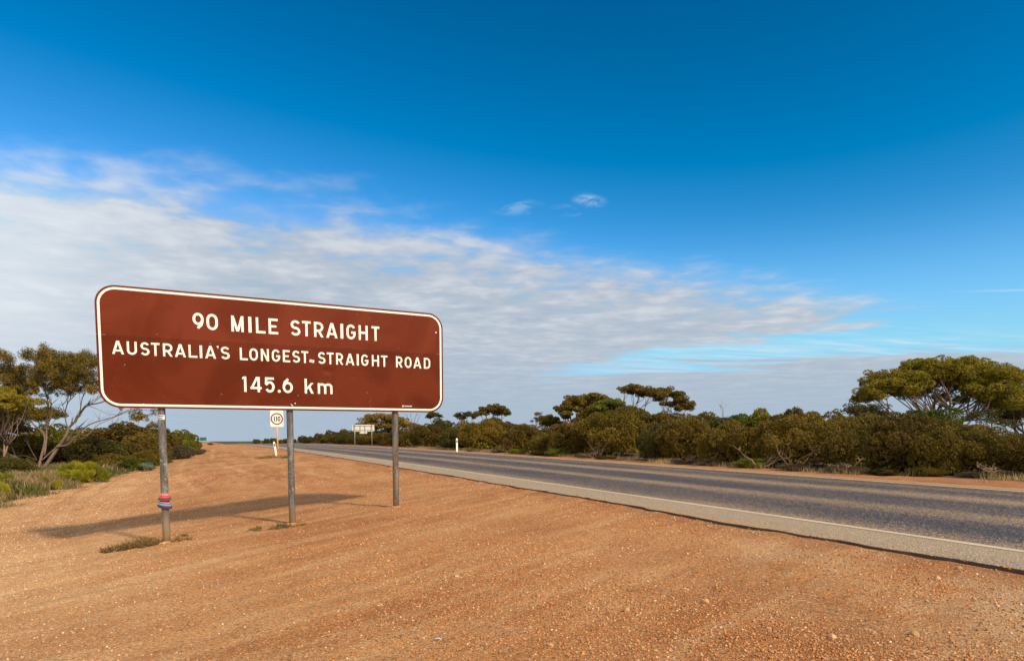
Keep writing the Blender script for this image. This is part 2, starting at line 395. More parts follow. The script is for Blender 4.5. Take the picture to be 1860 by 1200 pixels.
        col = T.mix(T.m('MULTIPLY', T.m('MULTIPLY', ln_, msk), 0.5), col, (0.30, 0.11, 0.045))
    # rich red where the lip crumbles along the seal
    lip = T.m('MULTIPLY', T.sm(w, 5.05, 5.8), T.sm(T.noise(tc, 3.0, 4, 0.6), 0.3, 0.6))
    col = T.mix(T.m('MULTIPLY', lip, 0.55), col, (0.36, 0.125, 0.05))
    # far verge: paler orange
    fv = T.sm(w, 14.0, 15.2)
    col = T.mix(T.m('MULTIPLY', fv, 0.4), col, (0.50, 0.25, 0.14))
    # soil under the scrub: leaf litter, grey brown
    at_ = T.n.new('ShaderNodeAttribute'); at_.attribute_name = 'litter'
    lm = T.sm(T.m('ADD', at_.outputs['Fac'], T.m('MULTIPLY', T.m('SUBTRACT', b2, 0.5), 0.6)), 0.35, 0.75)
    lit = T.ramp(T.noise(tc, 9, 5, 0.7), [(0.3, (0.07, 0.05, 0.035)), (0.6, (0.15, 0.10, 0.06)), (0.8, (0.24, 0.16, 0.09))])
    col = T.mix(lm, col, lit)
    col = T.mix(1.0, col, (0.84, 0.83, 0.77), 'MULTIPLY')
    fvv = T.m('ADD', T.m('MULTIPLY', T.m('SUBTRACT', f1, 0.5), 1.7), 1.0)
    col = T.mix(1.0, col, T.comb(fvv, fvv, fvv), 'MULTIPLY')
    T.put(b.inputs['Base Color'], col); b.inputs['Roughness'].default_value = 0.95; b.inputs['Specular IOR Level'].default_value = 0.12
    bmp = T.n.new('ShaderNodeBump'); bmp.inputs['Strength'].default_value = 0.9; bmp.inputs['Distance'].default_value = 0.02
    h = T.m('ADD', T.m('MULTIPLY', T.noise(tc, 24, 6, 0.75), 1.3), T.m('MULTIPLY', T.sm(T.voro(tc, 62), 0.6, 0.0), 0.35))
    T.put(bmp.inputs['Height'], h); T.put(b.inputs['Normal'], bmp.outputs[0])
    return m

def road_mat():
    m, T, b = mat('seal')
    uv = T.n.new('ShaderNodeUVMap').outputs[0]
    tc = T.n.new('ShaderNodeTexCoord').outputs['Object']
    w, t, _ = T.sep(uv)
    lw = T.noise(T.comb(T.m('MULTIPLY', w, 2.2), T.m('MULTIPLY', t, 0.10), 0), 1.0, 4, 0.6)
    ww = T.m('ADD', w, T.m('MULTIPLY', T.m('SUBTRACT', lw, 0.5), 0.55))
    k = T.m('DIVIDE', T.m('SUBTRACT', ww, 5.0), 10.0)
    def c(x): return (x - 5.0) / 10.0
    # 0 = bare dark binder in the wheel tracks, 1 = tan stone left between them
    tan_ = T.ramp(k, [(c(5.9), 0.95), (c(6.75), 0.92), (c(6.95), 0.55), (c(7.4), 0.22), (c(7.9), 0.05), (c(8.5), 0.12), (c(8.85), 0.62), (c(9.15), 0.62),
                      (c(9.5), 0.10), (c(10.5), 0.05), (c(10.9), 0.45), (c(11.25), 0.80), (c(11.6), 0.45), (c(12.0), 0.08), (c(12.5), 0.10), (c(12.8), 0.45), (c(13.05), 0.15), (c(13.5), 0.3), (c(13.8), 0.85), (c(14.6), 1.0)])
    patch = T.noise(T.comb(T.m('MULTIPLY', w, 1.1), T.m('MULTIPLY', t, 0.22), 5), 1.3, 5, 0.65)
    tan_ = T.m('ADD', tan_, T.m('MULTIPLY', T.m('SUBTRACT', patch, 0.5), 0.75))
    vor = T.n.new('ShaderNodeTexVoronoi'); T.put(vor.inputs['Vector'], tc); vor.inputs['Scale'].default_value = 75
    r, g, bb = T.sep(vor.outputs['Color'])
    inside = T.sm(vor.outputs['Distance'], 0.55, 0.3)
    # each stone of the spray seal: more of them stand out where the tan is strong
    vis = T.sm(T.m('SUBTRACT', T.m('ADD', tan_, 0.10), r), -0.12, 0.12)
    vis = T.m('MULTIPLY', vis, T.m('ADD', 0.35, T.m('MULTIPLY', inside, 0.65)))
    stone = T.ramp(g, [(0.0, (0.34, 0.19, 0.08)), (0.45, (0.58, 0.355, 0.165)), (1.0, (0.74, 0.52, 0.28))])
    stone = T.mix(T.sm(w, 7.1, 6.6, 0, 0.7), stone, (0.70, 0.51, 0.31))
    binder = T.ramp(T.noise(tc, 30, 4, 0.7), [(0.3, (0.036, 0.029, 0.031)), (0.6, (0.062, 0.050, 0.050)), (0.8, (0.12, 0.09, 0.07))])
    col = T.mix(vis, binder, stone)
    # dust feathered in from the dirt at both edges, faint curved tyre scrubs
    dust = T.m('MAXIMUM', T.sm(T.m('ADD', w, T.m('MULTIPLY', T.m('SUBTRACT', patch, 0.5), 0.6)), 13.7, 14.5), T.m('MULTIPLY', T.m('MULTIPLY', T.sm(w, 6.15, 5.95), T.sm(patch, 0.42, 0.6)), 0.35))
    col = T.mix(T.m('MULTIPLY', dust, 0.85), col, (0.52, 0.25, 0.11))
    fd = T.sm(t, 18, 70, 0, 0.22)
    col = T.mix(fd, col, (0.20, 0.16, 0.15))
    x__, y__, nz__ = T.sep(T.n.new('ShaderNodeNewGeometry').outputs['True Normal'])
    col = T.mix(T.sm(nz__, 0.7, 0.4), col, (0.075, 0.045, 0.030))      # the broken side of the seal is bare bitumen
    T.put(b.inputs['Base Color'], col)
    T.put(b.inputs['Roughness'], T.m('ADD', 0.62, T.m('MULTIPLY', vis, 0.25))); b.inputs['Specular IOR Level'].default_value = 0.3
    bmp = T.n.new('ShaderNodeBump'); bmp.inputs['Strength'].default_value = 0.55; bmp.inputs['Distance'].default_value = 0.006
    T.put(bmp.inputs['Height'], T.m('ADD', inside, T.noise(tc, 60, 3, 0.7))); T.put(b.inputs['Normal'], bmp.outputs[0])
    return m

def line_mat():
    m, T, b = mat('worn_line_paint')
    tc = T.n.new('ShaderNodeTexCoord').outputs['Object']
    f = T.sm(T.m('ADD', T.noise(tc, 28, 4, 0.75), T.m('MULTIPLY', T.noise(tc, 1.1, 3, 0.5), 0.5)), 0.45, 0.85)
    T.put(b.inputs['Base Color'], T.mix(f, (0.72, 0.57, 0.37), (0.54, 0.40, 0.235)))
    b.inputs['Roughness'].default_value = 0.8
    return m

def leaf_mat(name, cols, trans=0.14, scale=1.6, accent=None):
    m, T, b = mat(name)
    tc = T.n.new('ShaderNodeTexCoord').outputs['Object']
    g = T.n.new('ShaderNodeNewGeometry'); oi = T.n.new('ShaderNodeObjectInfo')
    rnd = g.outputs['Random Per Island']
    off = T.v('ADD', tc, T.comb(T.m('MULTIPLY', oi.outputs['Random'], 37.0), 0, 0))
    nz = T.noise(off, scale, 4, 0.6)
    f = T.m('ADD', T.m('MULTIPLY', nz, 0.75), T.m('ADD', T.m('MULTIPLY', rnd, 0.32), T.m('MULTIPLY', T.m('SUBTRACT', oi.outputs['Random'], 0.5), 0.22)))
    col = T.ramp(f, [(0.30, cols[0]), (0.50, cols[1]), (0.66, cols[2]), (0.84, cols[3])])
    if accent:
        a2 = T.sm(T.noise(T.v('ADD', off, (5, 9, 2)), scale * 1.3, 3, 0.6), 0.56, 0.70)
        col = T.mix(T.m('MULTIPLY', a2, T.sm(rnd, 0.25, 0.7, 0.2, 0.8)), col, accent)
    T.put(b.inputs['Base Color'], col); b.inputs['Roughness'].default_value = 0.62; b.inputs['Specular IOR Level'].default_value = 0.22
    tr = T.n.new('ShaderNodeBsdfTranslucent'); T.put(tr.inputs[0], T.mix(1.0, col, (1.1, 1.15, 0.5), 'MULTIPLY'))
    mx = T.n.new('ShaderNodeMixShader'); mx.inputs[0].default_value = trans
    T.l.new(b.outputs[0], mx.inputs[1]); T.l.new(tr.outputs[0], mx.inputs[2])
    T.l.new(mx.outputs[0], T.n['Material Output'].inputs[0])
    return m

def post_mat(name='galvanised_post', rust=0.0):
    m, T, b = mat(name)
    tc = T.n.new('ShaderNodeTexCoord').outputs['Object']
    x, y, z = T.sep(tc)
    n1 = T.noise(T.comb(T.m('MULTIPLY', x, 9), T.m('MULTIPLY', y, 9), T.m('MULTIPLY', z, 2.2)), 1.0, 5, 0.65, 0.4)
    col = T.ramp(n1, [(0.34, (0.06, 0.050, 0.040)), (0.47, (0.125, 0.105, 0.085)), (0.58, (0.19, 0.18, 0.165)), (0.72, (0.36, 0.39, 0.42))])
    sp = T.noise(T.comb(x, y, T.m('MULTIPLY', z, 0.55)), 62, 3, 0.6)
    band = T.m('MULTIPLY', T.sm(z, 0.45, 0.8), T.sm(z, 1.75, 1.35))
    col = T.mix(T.m('MULTIPLY', T.sm(sp, 0.56, 0.68), T.m('MULTIPLY', band, 0.85)), col, (0.52, 0.50, 0.36))
    dust = T.sm(T.m('ADD', z, T.m('MULTIPLY', n1, 0.5)), 0.85, 0.35)
    col = T.mix(T.m('MULTIPLY', dust, 0.75), col, (0.36, 0.235, 0.12))
    col = T.mix(T.sm(T.noise(tc, 5, 4, 0.6), 0.60 - rust * .5, 0.78 - rust * .3, 0, 0.5 + rust), col, (0.20, 0.105, 0.05))
    T.put(b.inputs['Base Color'], col); b.inputs['Metallic'].default_value = 0.25
    T.put(b.inputs['Roughness'], T.m('ADD', 0.42, T.m('MULTIPLY', dust, 0.4)))
    return m

def sheet_mat(name, col, rough):
    m, T, b = mat(name)
    tc = T.n.new('ShaderNodeTexCoord').outputs['Object']
    n1 = T.noise(tc, 1.1, 4, 0.55, 0.6)
    c = T.mix(T.sm(n1, 0.36, 0.64, 0, 0.75), col, tuple(q * 1.45 + 0.004 for q in col))
    x, y, z = T.sep(tc)
    # red dust speckle and pale chips, thicker towards the ground
    sp = T.noise(tc, 55, 4, 0.7); pa = T.noise(tc, 3.5, 4, 0.6)
    c = T.mix(T.m('MULTIPLY', T.m('MULTIPLY', T.sm(sp, 0.60, 0.72), T.sm(pa, 0.48, 0.66)), T.sm(z, 3.0, 2.2, 0.08, 0.5)), c, (0.42, 0.16, 0.07))
    vn = T.n.new('ShaderNodeTexVoronoi'); T.put(vn.inputs['Vector'], T.comb(x, 0, z)); vn.inputs['Scale'].default_value = 7.0
    r, g, bb = T.sep(vn.outputs['Color'])
    chip = T.m('MULTIPLY', T.sm(vn.outputs['Distance'], 0.085, 0.045), T.sm(r, 0.72, 0.78))
    c = T.mix(T.m('MULTIPLY', chip, 0.3), c, (0.62, 0.40, 0.30))
    T.put(b.inputs['Base Color'], c); b.inputs['Roughness'].default_value = rough; b.inputs['Specular IOR Level'].default_value = 0.08
    bmp = T.n.new('ShaderNodeBump'); bmp.inputs['Strength'].default_value = 0.35; bmp.inputs['Distance'].default_value = 0.02
    # one knock below the middle line, and the sheet's slow waves
    def dent(cx, cz, r_):
        dx = T.m('DIVIDE', T.m('SUBTRACT', x, cx), r_); dz = T.m('DIVIDE', T.m('SUBTRACT', z, cz), r_ * 0.7)
        return T.sm(T.m('SQRT', T.m('ADD', T.m('MULTIPLY', dx, dx), T.m('MULTIPLY', dz, dz))), 1.0, 0.0)
    h = T.m('SUBTRACT', T.m('MULTIPLY', T.noise(tc, 0.9, 2, 0.4), 1.2), T.m('MULTIPLY', dent(DENT[0], DENT[1], 0.13), 1.6))
    h = T.m('SUBTRACT', h, T.m('MULTIPLY', dent(DENT[0] + 0.42, DENT[1] - 0.08, 0.06), 0.5))
    T.put(bmp.inputs['Height'], h); T.put(b.inputs['Normal'], bmp.outputs[0])
    return m

TH = 0.48255296
SIGN0 = Vector((-5.92707965, 9.38524012, 2.04831079))
SW, SH = 5.2839, 1.75
DENT = (3.24 - 2.63, SIGN0.z + 0.66)

M = {}
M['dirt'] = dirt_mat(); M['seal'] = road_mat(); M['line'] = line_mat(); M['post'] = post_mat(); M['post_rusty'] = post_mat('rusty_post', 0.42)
M['brown'] = sheet_mat('brown_sheet', (0.092, 0.0125, 0.0018), 0.5)
M['brown_up'] = sheet_mat('brown_sheet_faded', (0.115, 0.0175, 0.0045), 0.55)
M['white'] = plain('reflective_white', (0.80, 0.74, 0.62), 0.5, vary=0.05)
M['whitepost'] = plain('white_plastic', (0.80, 0.77, 0.70), 0.5, vary=0.10, scale=3)
M['alu'] = plain('weathered_aluminium', (0.62, 0.58, 0.50), 0.5, 0.1, vary=0.1, scale=2)
M['steel'] = plain('grey_steel', (0.28, 0.27, 0.25), 0.5, 0.5)
M['black'] = plain('black_print', (0.015, 0.015, 0.015), 0.5)
M['red'] = plain('red_print', (0.24, 0.006, 0.006), 0.45)
M['yellow'] = plain('yellow_paint', (0.85, 0.38, 0.008), 0.5, vary=0.1)
M['green_sign'] = plain('green_sheet', (0.01, 0.16, 0.06), 0.5)
M['mid_print'] = plain('faded_print', (0.30, 0.16, 0.12), 0.5)
M['ltblue'] = plain('sticker_blue', (0.10, 0.22, 0.42), 0.5)
M['stickerw'] = plain('sticker_white', (0.75, 0.73, 0.68), 0.5)
M['stickery'] = plain('sticker_yellow', (0.80, 0.50, 0.08), 0.5)
WOOL = {k: plain('wool_' + k, c, 0.95, vary=0.3, scale=90, spec=0.1) for k, c in dict(
    pink=(0.62, 0.20, 0.18), coral=(0.50, 0.035, 0.025), red=(0.38, 0.003, 0.004), black=(0.02, 0.015, 0.02), teal=(0.06, 0.26, 0.27), blue=(0.03, 0.30, 0.52),
    white=(0.42, 0.38, 0.42), purple=(0.14, 0.04, 0.12), navy=(0.045, 0.035, 0.12), mauve=(0.30, 0.17, 0.25)).items()}
M['bark'] = plain('grey_bark', (0.22, 0.145, 0.105), 0.9, vary=0.55, scale=7, spec=0.1)
M['bark_dark'] = plain('brown_bark', (0.13, 0.085, 0.06), 0.95, vary=0.5, scale=5, spec=0.1)
M['twig'] = plain('dead_twig', (0.17, 0.10, 0.065), 0.95, vary=0.4, scale=4, spec=0.1)
M['twig_pale'] = plain('bleached_twig', (0.30, 0.19, 0.12), 0.95, vary=0.3, scale=4, spec=0.1)
A = {'rust': (0.19, 0.085, 0.022)}
M['leaf_olive'] = leaf_mat('leaf_olive', [(0.0491, 0.0367, 0.0043), (0.118, 0.0803, 0.0071), (0.1966, 0.126, 0.0109), (0.2851, 0.172, 0.0164)], accent=(0.17, 0.105, 0.018))
M['leaf_brown'] = leaf_mat('leaf_brown', [(0.0512, 0.0346, 0.0049), (0.1152, 0.0721, 0.0084), (0.1792, 0.1058, 0.0123), (0.2474, 0.141, 0.0173)], accent=(0.16, 0.085, 0.018))
M['leaf_dark'] = leaf_mat('leaf_dark', [(0.0283, 0.0269, 0.0063), (0.0665, 0.0574, 0.0091), (0.1159, 0.0897, 0.0126), (0.1714, 0.1256, 0.0175)], accent=(0.17, 0.09, 0.018))
M['leaf_green'] = leaf_mat('leaf_green', [(0.0489, 0.0625, 0.0068), (0.1075, 0.1249, 0.0102), (0.1857, 0.1829, 0.0153), (0.2737, 0.2321, 0.0255)])
M['leaf_bright'] = leaf_mat('leaf_bright', [(0.117, 0.122, 0.011), (0.26, 0.2379, 0.0165), (0.442, 0.366, 0.0264), (0.624, 0.488, 0.044)], 0.35)
M['leaf_gold'] = leaf_mat('leaf_gold', [(0.0575, 0.055, 0.0072), (0.161, 0.1354, 0.0108), (0.2875, 0.2168, 0.0153), (0.414, 0.2751, 0.0216)], 0.3, accent=(0.34, 0.18, 0.02))
M['leaf_rust'] = leaf_mat('leaf_rust', [(0.0668, 0.0552, 0.0107), (0.16, 0.1131, 0.0161), (0.2667, 0.1606, 0.0232), (0.3734, 0.1993, 0.0313)], 0.25, accent=(0.3, 0.12, 0.025))
M['leaf_grey'] = leaf_mat('leaf_grey', [(0.06, 0.08, 0.05), (0.12, 0.15, 0.09), (0.20, 0.23, 0.15), (0.28, 0.30, 0.20)])
M['scrub'] = leaf_mat('dry_scrub', [(0.05, 0.04, 0.022), (0.11, 0.078, 0.042), (0.17, 0.115, 0.06), (0.25, 0.18, 0.10)], 0.15)
M['weed'] = leaf_mat('weed', [(0.113, 0.0704, 0.0248), (0.2099, 0.1344, 0.045), (0.323, 0.1984, 0.0675), (0.4845, 0.2816, 0.1125)], 0.2, scale=3.0)
M['grass'] = leaf_mat('dry_grass', [(0.17, 0.115, 0.045), (0.30, 0.20, 0.085), (0.44, 0.30, 0.14), (0.60, 0.43, 0.21)], 0.3, scale=0.45, accent=(0.36, 0.17, 0.12))
M['grass_green'] = leaf_mat('green_grass', [(0.05, 0.06, 0.015), (0.10, 0.11, 0.022), (0.18, 0.17, 0.035), (0.28, 0.24, 0.06)], 0.3, scale=0.5)

def pebble_mat():
    m, T, b = mat('pebbles')
    g = T.n.new('ShaderNodeNewGeometry')
    col = T.ramp(g.outputs['Random Per Island'], [(0.0, (0.32, 0.12, 0.042)), (0.35, (0.50, 0.205, 0.075)), (0.8, (0.60, 0.29, 0.12)), (0.94, (0.68, 0.41, 0.21)), (1.0, (0.74, 0.52, 0.34))])
    x_, y_, z_ = T.sep(T.n.new('ShaderNodeTexCoord').outputs['Object'])
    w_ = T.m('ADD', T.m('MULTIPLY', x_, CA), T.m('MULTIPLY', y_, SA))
    col = T.mix(T.sm(w_, 1.6, -3.6, 0, .85), col, T.ramp(g.outputs['Random Per Island'], [(0, (0.45, 0.24, 0.11)), (.4, (0.66, 0.40, 0.21)), (1, (0.90, 0.68, 0.45))]))  # pebbles lightened on the left to carry the same painted flare
    T.put(b.inputs['Base Color'], col); b.inputs['Roughness'].default_value = 0.9; b.inputs['Specular IOR Level'].default_value = 0.2
    return m
M['pebble'] = pebble_mat()

# ------------------------------------------------------------------ ground
def axis(parts):
    out = [parts[0][0]]
    for a, b, st0, st1 in parts:
        x = out[-1]
        while x < b - 1e-6:
            k = (x - a) / (b - a); x = x + st0 * (1 - k) + st1 * k; out.append(min(x, b))
    return np.array(out)
def ground():
    ws = axis([(-420, -60, 30, 12), (-60, -14, 6, 0.35), (-14, -8, 0.3, 0.10), (-8, 5.7, 0.08, 0.055), (5.7, 6.1, 0.03, 0.05), (6.1, 14, 0.6, 0.4), (14, 16, 0.15, 0.15), (16, 22, 0.2, 0.5), (22, 80, 0.8, 8), (80, 420, 12, 30)])
    ts = axis([(-420, -30, 30, 8), (-30, -4, 4, 0.5), (-4, 1, 0.3, 0.07), (1, 12, 0.065, 0.085), (12, 24, 0.09, 0.2), (24, 60, 0.2, 1.0), (60, 200, 1.0, 5), (200, 900, 10, 50)])
    W, Tt = np.meshgrid(ws, ts); W = W.ravel(); Tt = Tt.ravel()
    X, Y = xy(W, Tt); Z = height(X, Y)
    V = np.stack([X, Y, Z], 1)
    nw, nt = len(ws), len(ts)
    i, j = np.meshgrid(np.arange(nw - 1), np.arange(nt - 1)); a = (j * nw + i).ravel()
    F = np.stack([a, a + 1, a + nw + 1, a + nw], 1)
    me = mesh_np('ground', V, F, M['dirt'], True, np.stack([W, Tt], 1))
    lit = sstep(veg_edge(Tt) - W, -0.2, 0.9) + sstep(W - 2.2 * sstep(-Tt, -14, 2), 15.0, 16.2)
    at_ = me.attributes.new('litter', 'FLOAT', 'POINT'); at_.data.foreach_set('value', lit.astype(np.float32))
    o = add('ground', me); o['kind'] = 'structure'
ground()

def road():
    ts = axis([(-140, -10, 6, 0.4), (-10, 24, 0.10, 0.16), (24, 60, 0.2, 0.8), (60, 420, 1.0, 8)])
    je = SEAL + 0.16 * fbm(ts * 0.7, ts * 0, 2, 31) + 0.13 * fbm(ts * 4.0, ts * 0 + 2, 3, 33, 0.7)
    jf = FAR + 0.25 * fbm(ts * 0.7, ts * 0, 3, 41)
    z = zroad(ts)
    cols = [(je + 0.01, z - 0.13), (je, z - 0.004), (je + 0.02, z), (je * 0 + 6.5, z + 0.006), (je * 0 + 10.2, z + 0.02), (je * 0 + 13.7, z + 0.006), (jf, z - 0.002), (jf + 0.02, z - 0.06)]
    V = []; UV = []
    for w_, z_ in cols:
        X, Y = xy(w_, ts); V.append(np.stack([X, Y, z_], 1)); UV.append(np.stack([w_, ts], 1))
    n = len(ts); V = np.concatenate(V); UV = np.concatenate(UV)
    i, j = np.meshgrid(np.arange(n - 1), np.arange(len(cols) - 1)); a = (j * n + i).ravel()
    F = np.stack([a, a + n, a + n + 1, a + 1], 1)
    o = add('road', mesh_np('road', V, F, M['seal'], False, UV)); o['kind'] = 'structure'
    for w0, lift in ((6.80, 0.0075), (13.64, 0.0063)):
        V = []
        for dw in (-0.06, 0.06):
            ww = w0 + dw + 0 * ts
            zz = z + np.interp(w0 + dw, [6.5, 10.2, 13.7], [0.006, 0.02, 0.006]) + 0.004
            X, Y = xy(ww, ts); V.append(np.stack([X, Y, zz], 1))
        V = np.concatenate(V); a = np.arange(n - 1)
        o = add('edge_line', mesh_np('edge_line', V, np.stack([a, a + n, a + n + 1, a + 1], 1), M['line'])); o['kind'] = 'structure'
road()

# ------------------------------------------------------------------ gravel and stones
def stone_soup(pts, rad, seed, mat_, name, sink=0.3):
    rng = np.random.default_rng(seed); n = len(pts)
    base = np.array([(1,0,0),(-1,0,0),(0,1,0),(0,-1,0),(0,0,1),(0,0,-1)], float)
    fc = np.array([(0,2,4),(2,1,4),(1,3,4),(3,0,4),(2,0,5),(1,2,5),(3,1,5),(0,3,5)])
    s = rad[:, None, None] * (0.65 + 0.7 * rng.random((n, 6, 1))) * np.array([1, 1, 0.7])
    ang = rng.random(n) * 6.283; c, q = np.cos(ang), np.sin(ang)
    R = np.zeros((n, 3, 3)); R[:, 0, 0] = c; R[:, 0, 1] = -q; R[:, 1, 0] = q; R[:, 1, 1] = c; R[:, 2, 2] = 1
    tl = (rng.random(n) - 0.5) * 1.2; R2 = np.zeros((n, 3, 3)); R2[:, 0, 0] = 1; R2[:, 1, 1] = np.cos(tl); R2[:, 1, 2] = -np.sin(tl); R2[:, 2, 1] = np.sin(tl); R2[:, 2, 2] = np.cos(tl)
    V = np.einsum('nij,nkj->nki', R @ R2, base[None] * s)
    V += pts[:, None, :]; V[:, :, 2] += (rad * (0.7 - sink) * 0.6)[:, None]
    F = (fc[None] + (np.arange(n) * 6)[:, None, None]).reshape(-1, 3)
    return mesh_np(name, V.reshape(-1, 3), F, mat_)

def gravel():
    rng = np.random.default_rng(4)
    N = 400000
    # more stones near the camera, clumped where traffic has swept them
    Y = 2.6 + 24 * rng.random(N) ** 2.1; X = (rng.random(N) * 2 - 1) * (0.92 * Y + 0.6)
    w, t = wt(X, Y)
    dens = sstep(fbm(w * 0.55 + t * 0.12, t * 0.16, 3, 51) + 0.35 * fbm(X * 1.7, Y * 1.7, 2, 52), -0.22, 0.30)
    dens = dens * np.interp(w, [-7, -3, 1, 4], [0.4, 0.5, 0.75, 1.0])
    near = np.exp(-((w - 5.2) / 0.5) ** 2)
    keep = ((w < SEAL - 0.02) | ((w < SEAL + 0.55) & (rng.random(N) < 0.5 * np.exp(-(w - SEAL) / 0.16)))) & (w > veg_edge(t) - 0.5) & (rng.random(N) < 0.12 + 0.75 * dens + 0.2 * near)
    X, Y = X[keep], Y[keep]; n = len(X)
    rad = 0.0040 + 0.0095 * rng.random(n) ** 5.0 + 0.0015 * rng.random(n)
    rad *= np.interp(Y, [2.6, 9, 26], [0.85, 1.1, 1.7])
    Z = height(X, Y); ws_, ts_ = wt(X, Y); Z = np.where(ws_ > SEAL - 0.02, zroad(ts_) + 0.001, Z)
    o = add('gravel', stone_soup(np.stack([X, Y, Z], 1), rad, 5, M['pebble'], 'gravel'))
    tag(o, 'loose tan and orange gravel scattered over the dirt', 'gravel', kind='stuff')
gravel()

def blob_mesh(name, r, seed, mat_, sub=2, sq=(1, 0.8, 0.6)):
    import bmesh
    bm = bmesh.new(); bmesh.ops.create_icosphere(bm, subdivisions=sub, radius=1)
    rnd = random.Random(seed); pl = [(Vector((rnd.gauss(0, 1), rnd.gauss(0, 1), rnd.gauss(0, 1))).normalized(), 0.62 + 0.3 * rnd.random()) for _ in range(11)]
    for v in bm.verts:
        for nrm, d in pl:
            k = v.co.dot(nrm)
            if k > d: v.co -= nrm * (k - d)
        v.co = Vector((v.co.x * sq[0], v.co.y * sq[1], v.co.z * sq[2])) * r
    me = bpy.data.meshes.new(name); bm.to_mesh(me); bm.free(); me.materials.append(mat_)
    return me
M['rock_pale'] = plain('pale_stone', (0.52, 0.31, 0.16), 0.9, vary=0.35, scale=30, spec=0.2)
M['rock_tan'] = plain('tan_stone', (0.48, 0.26, 0.12), 0.9, vary=0.35, scale=30, spec=0.2)
for px, py, r, mt, lb in (
        (1139, 1110, 0.042, 'rock_tan', 'biggest loose tan stone lying on the dirt at the bottom centre right'),
        (1702, 1052, 0.040, 'rock_pale', 'pale upright stone on the dirt just short of the seal edge at right'),
        (1281, 1094, 0.045, 'rock_tan', 'brown stone half sunk in the dirt, right of the biggest loose stone'),
        (1512, 1158, 0.036, 'rock_pale', 'pale stone at the centre of a patch of gravel, bottom right'),
        (1661, 1153, 0.038, 'rock_tan', 'tan stone near the bottom edge, below the pale upright stone'),
        (862, 962, 0.030, 'rock_tan', 'small tan stone on the dirt right of the sign legs'),
        (1104, 953, 0.032, 'rock_tan', 'small brown stone by the crumbling seal edge in the middle'),
        (830, 1048, 0.045, 'rock_pale', 'flat pinkish stone slab flush with the dirt below the sign'),
        (1743, 1034, 0.034, 'rock_tan', 'small stone against the seal edge at far right'),
        (1000, 1172, 0.030, 'rock_pale', 'small pale stone near the bottom edge left of the biggest loose stone'),
        (705, 1020, 0.026, 'rock_pale', 'tiny pale stone below the right hand sign leg')):
    X, Y = onground(px, py)
    o = add('stone', blob_mesh('stone', r * 0.8, int(px), M[mt], 2, (1, .8, .35 if 'flat' in lb else .75)), None, (X, Y, gz(X, Y) + r * 0.15))
    o.rotation_euler = (0, 0.2, px * 0.37)
    tag(o, lb, 'stone', 'loose stones on the dirt')
# scrap of litter seen at the bottom
X, Y = onground(796, 1162)
b_ = MB(); b_.raw([(-.028, -.010, 0.004), (.0, -.012, .010), (.028, -.008, .005), (.024, .010, .006), (-.005, .012, .012), (-.024, .010, .006)], [(0, 1, 4, 5), (1, 2, 3, 4)])
M['foil'] = plain('crumpled_plastic', (0.55, 0.60, 0.60), 0.4)
o = b_.build('litter_scrap', M['foil'], None, False, (X, Y, gz(X, Y) + 0.004)); tag(o, 'small crumpled pale blue scrap of litter on the dirt', 'litter')

# ------------------------------------------------------------------ the big brown sign
def rrect(x0, z0, x1, z1, r, n=10):
    pts = []
    for cx, cz, a0 in ((x1 - r, z0 + r, -90), (x1 - r, z1 - r, 0), (x0 + r, z1 - r, 90), (x0 + r, z0 + r, 180)):
        for i in range(n + 1):
            a = math.radians(a0 + 90 * i / n); pts.append((cx + r * math.cos(a), cz + r * math.sin(a)))
    return pts
def clip(poly, ax, val, keep_less):
    out = []; ins = lambda p: (p[ax] <= val) == keep_less
    for i, p in enumerate(poly):
        q = poly[(i + 1) % len(poly)]
        if ins(p): out.append(p)
        if ins(p) != ins(q):
            k = (val - p[ax]) / (q[ax] - p[ax]); out.append((p[0] + k * (q[0] - p[0]), p[1] + k * (q[1] - p[1])))
    return out

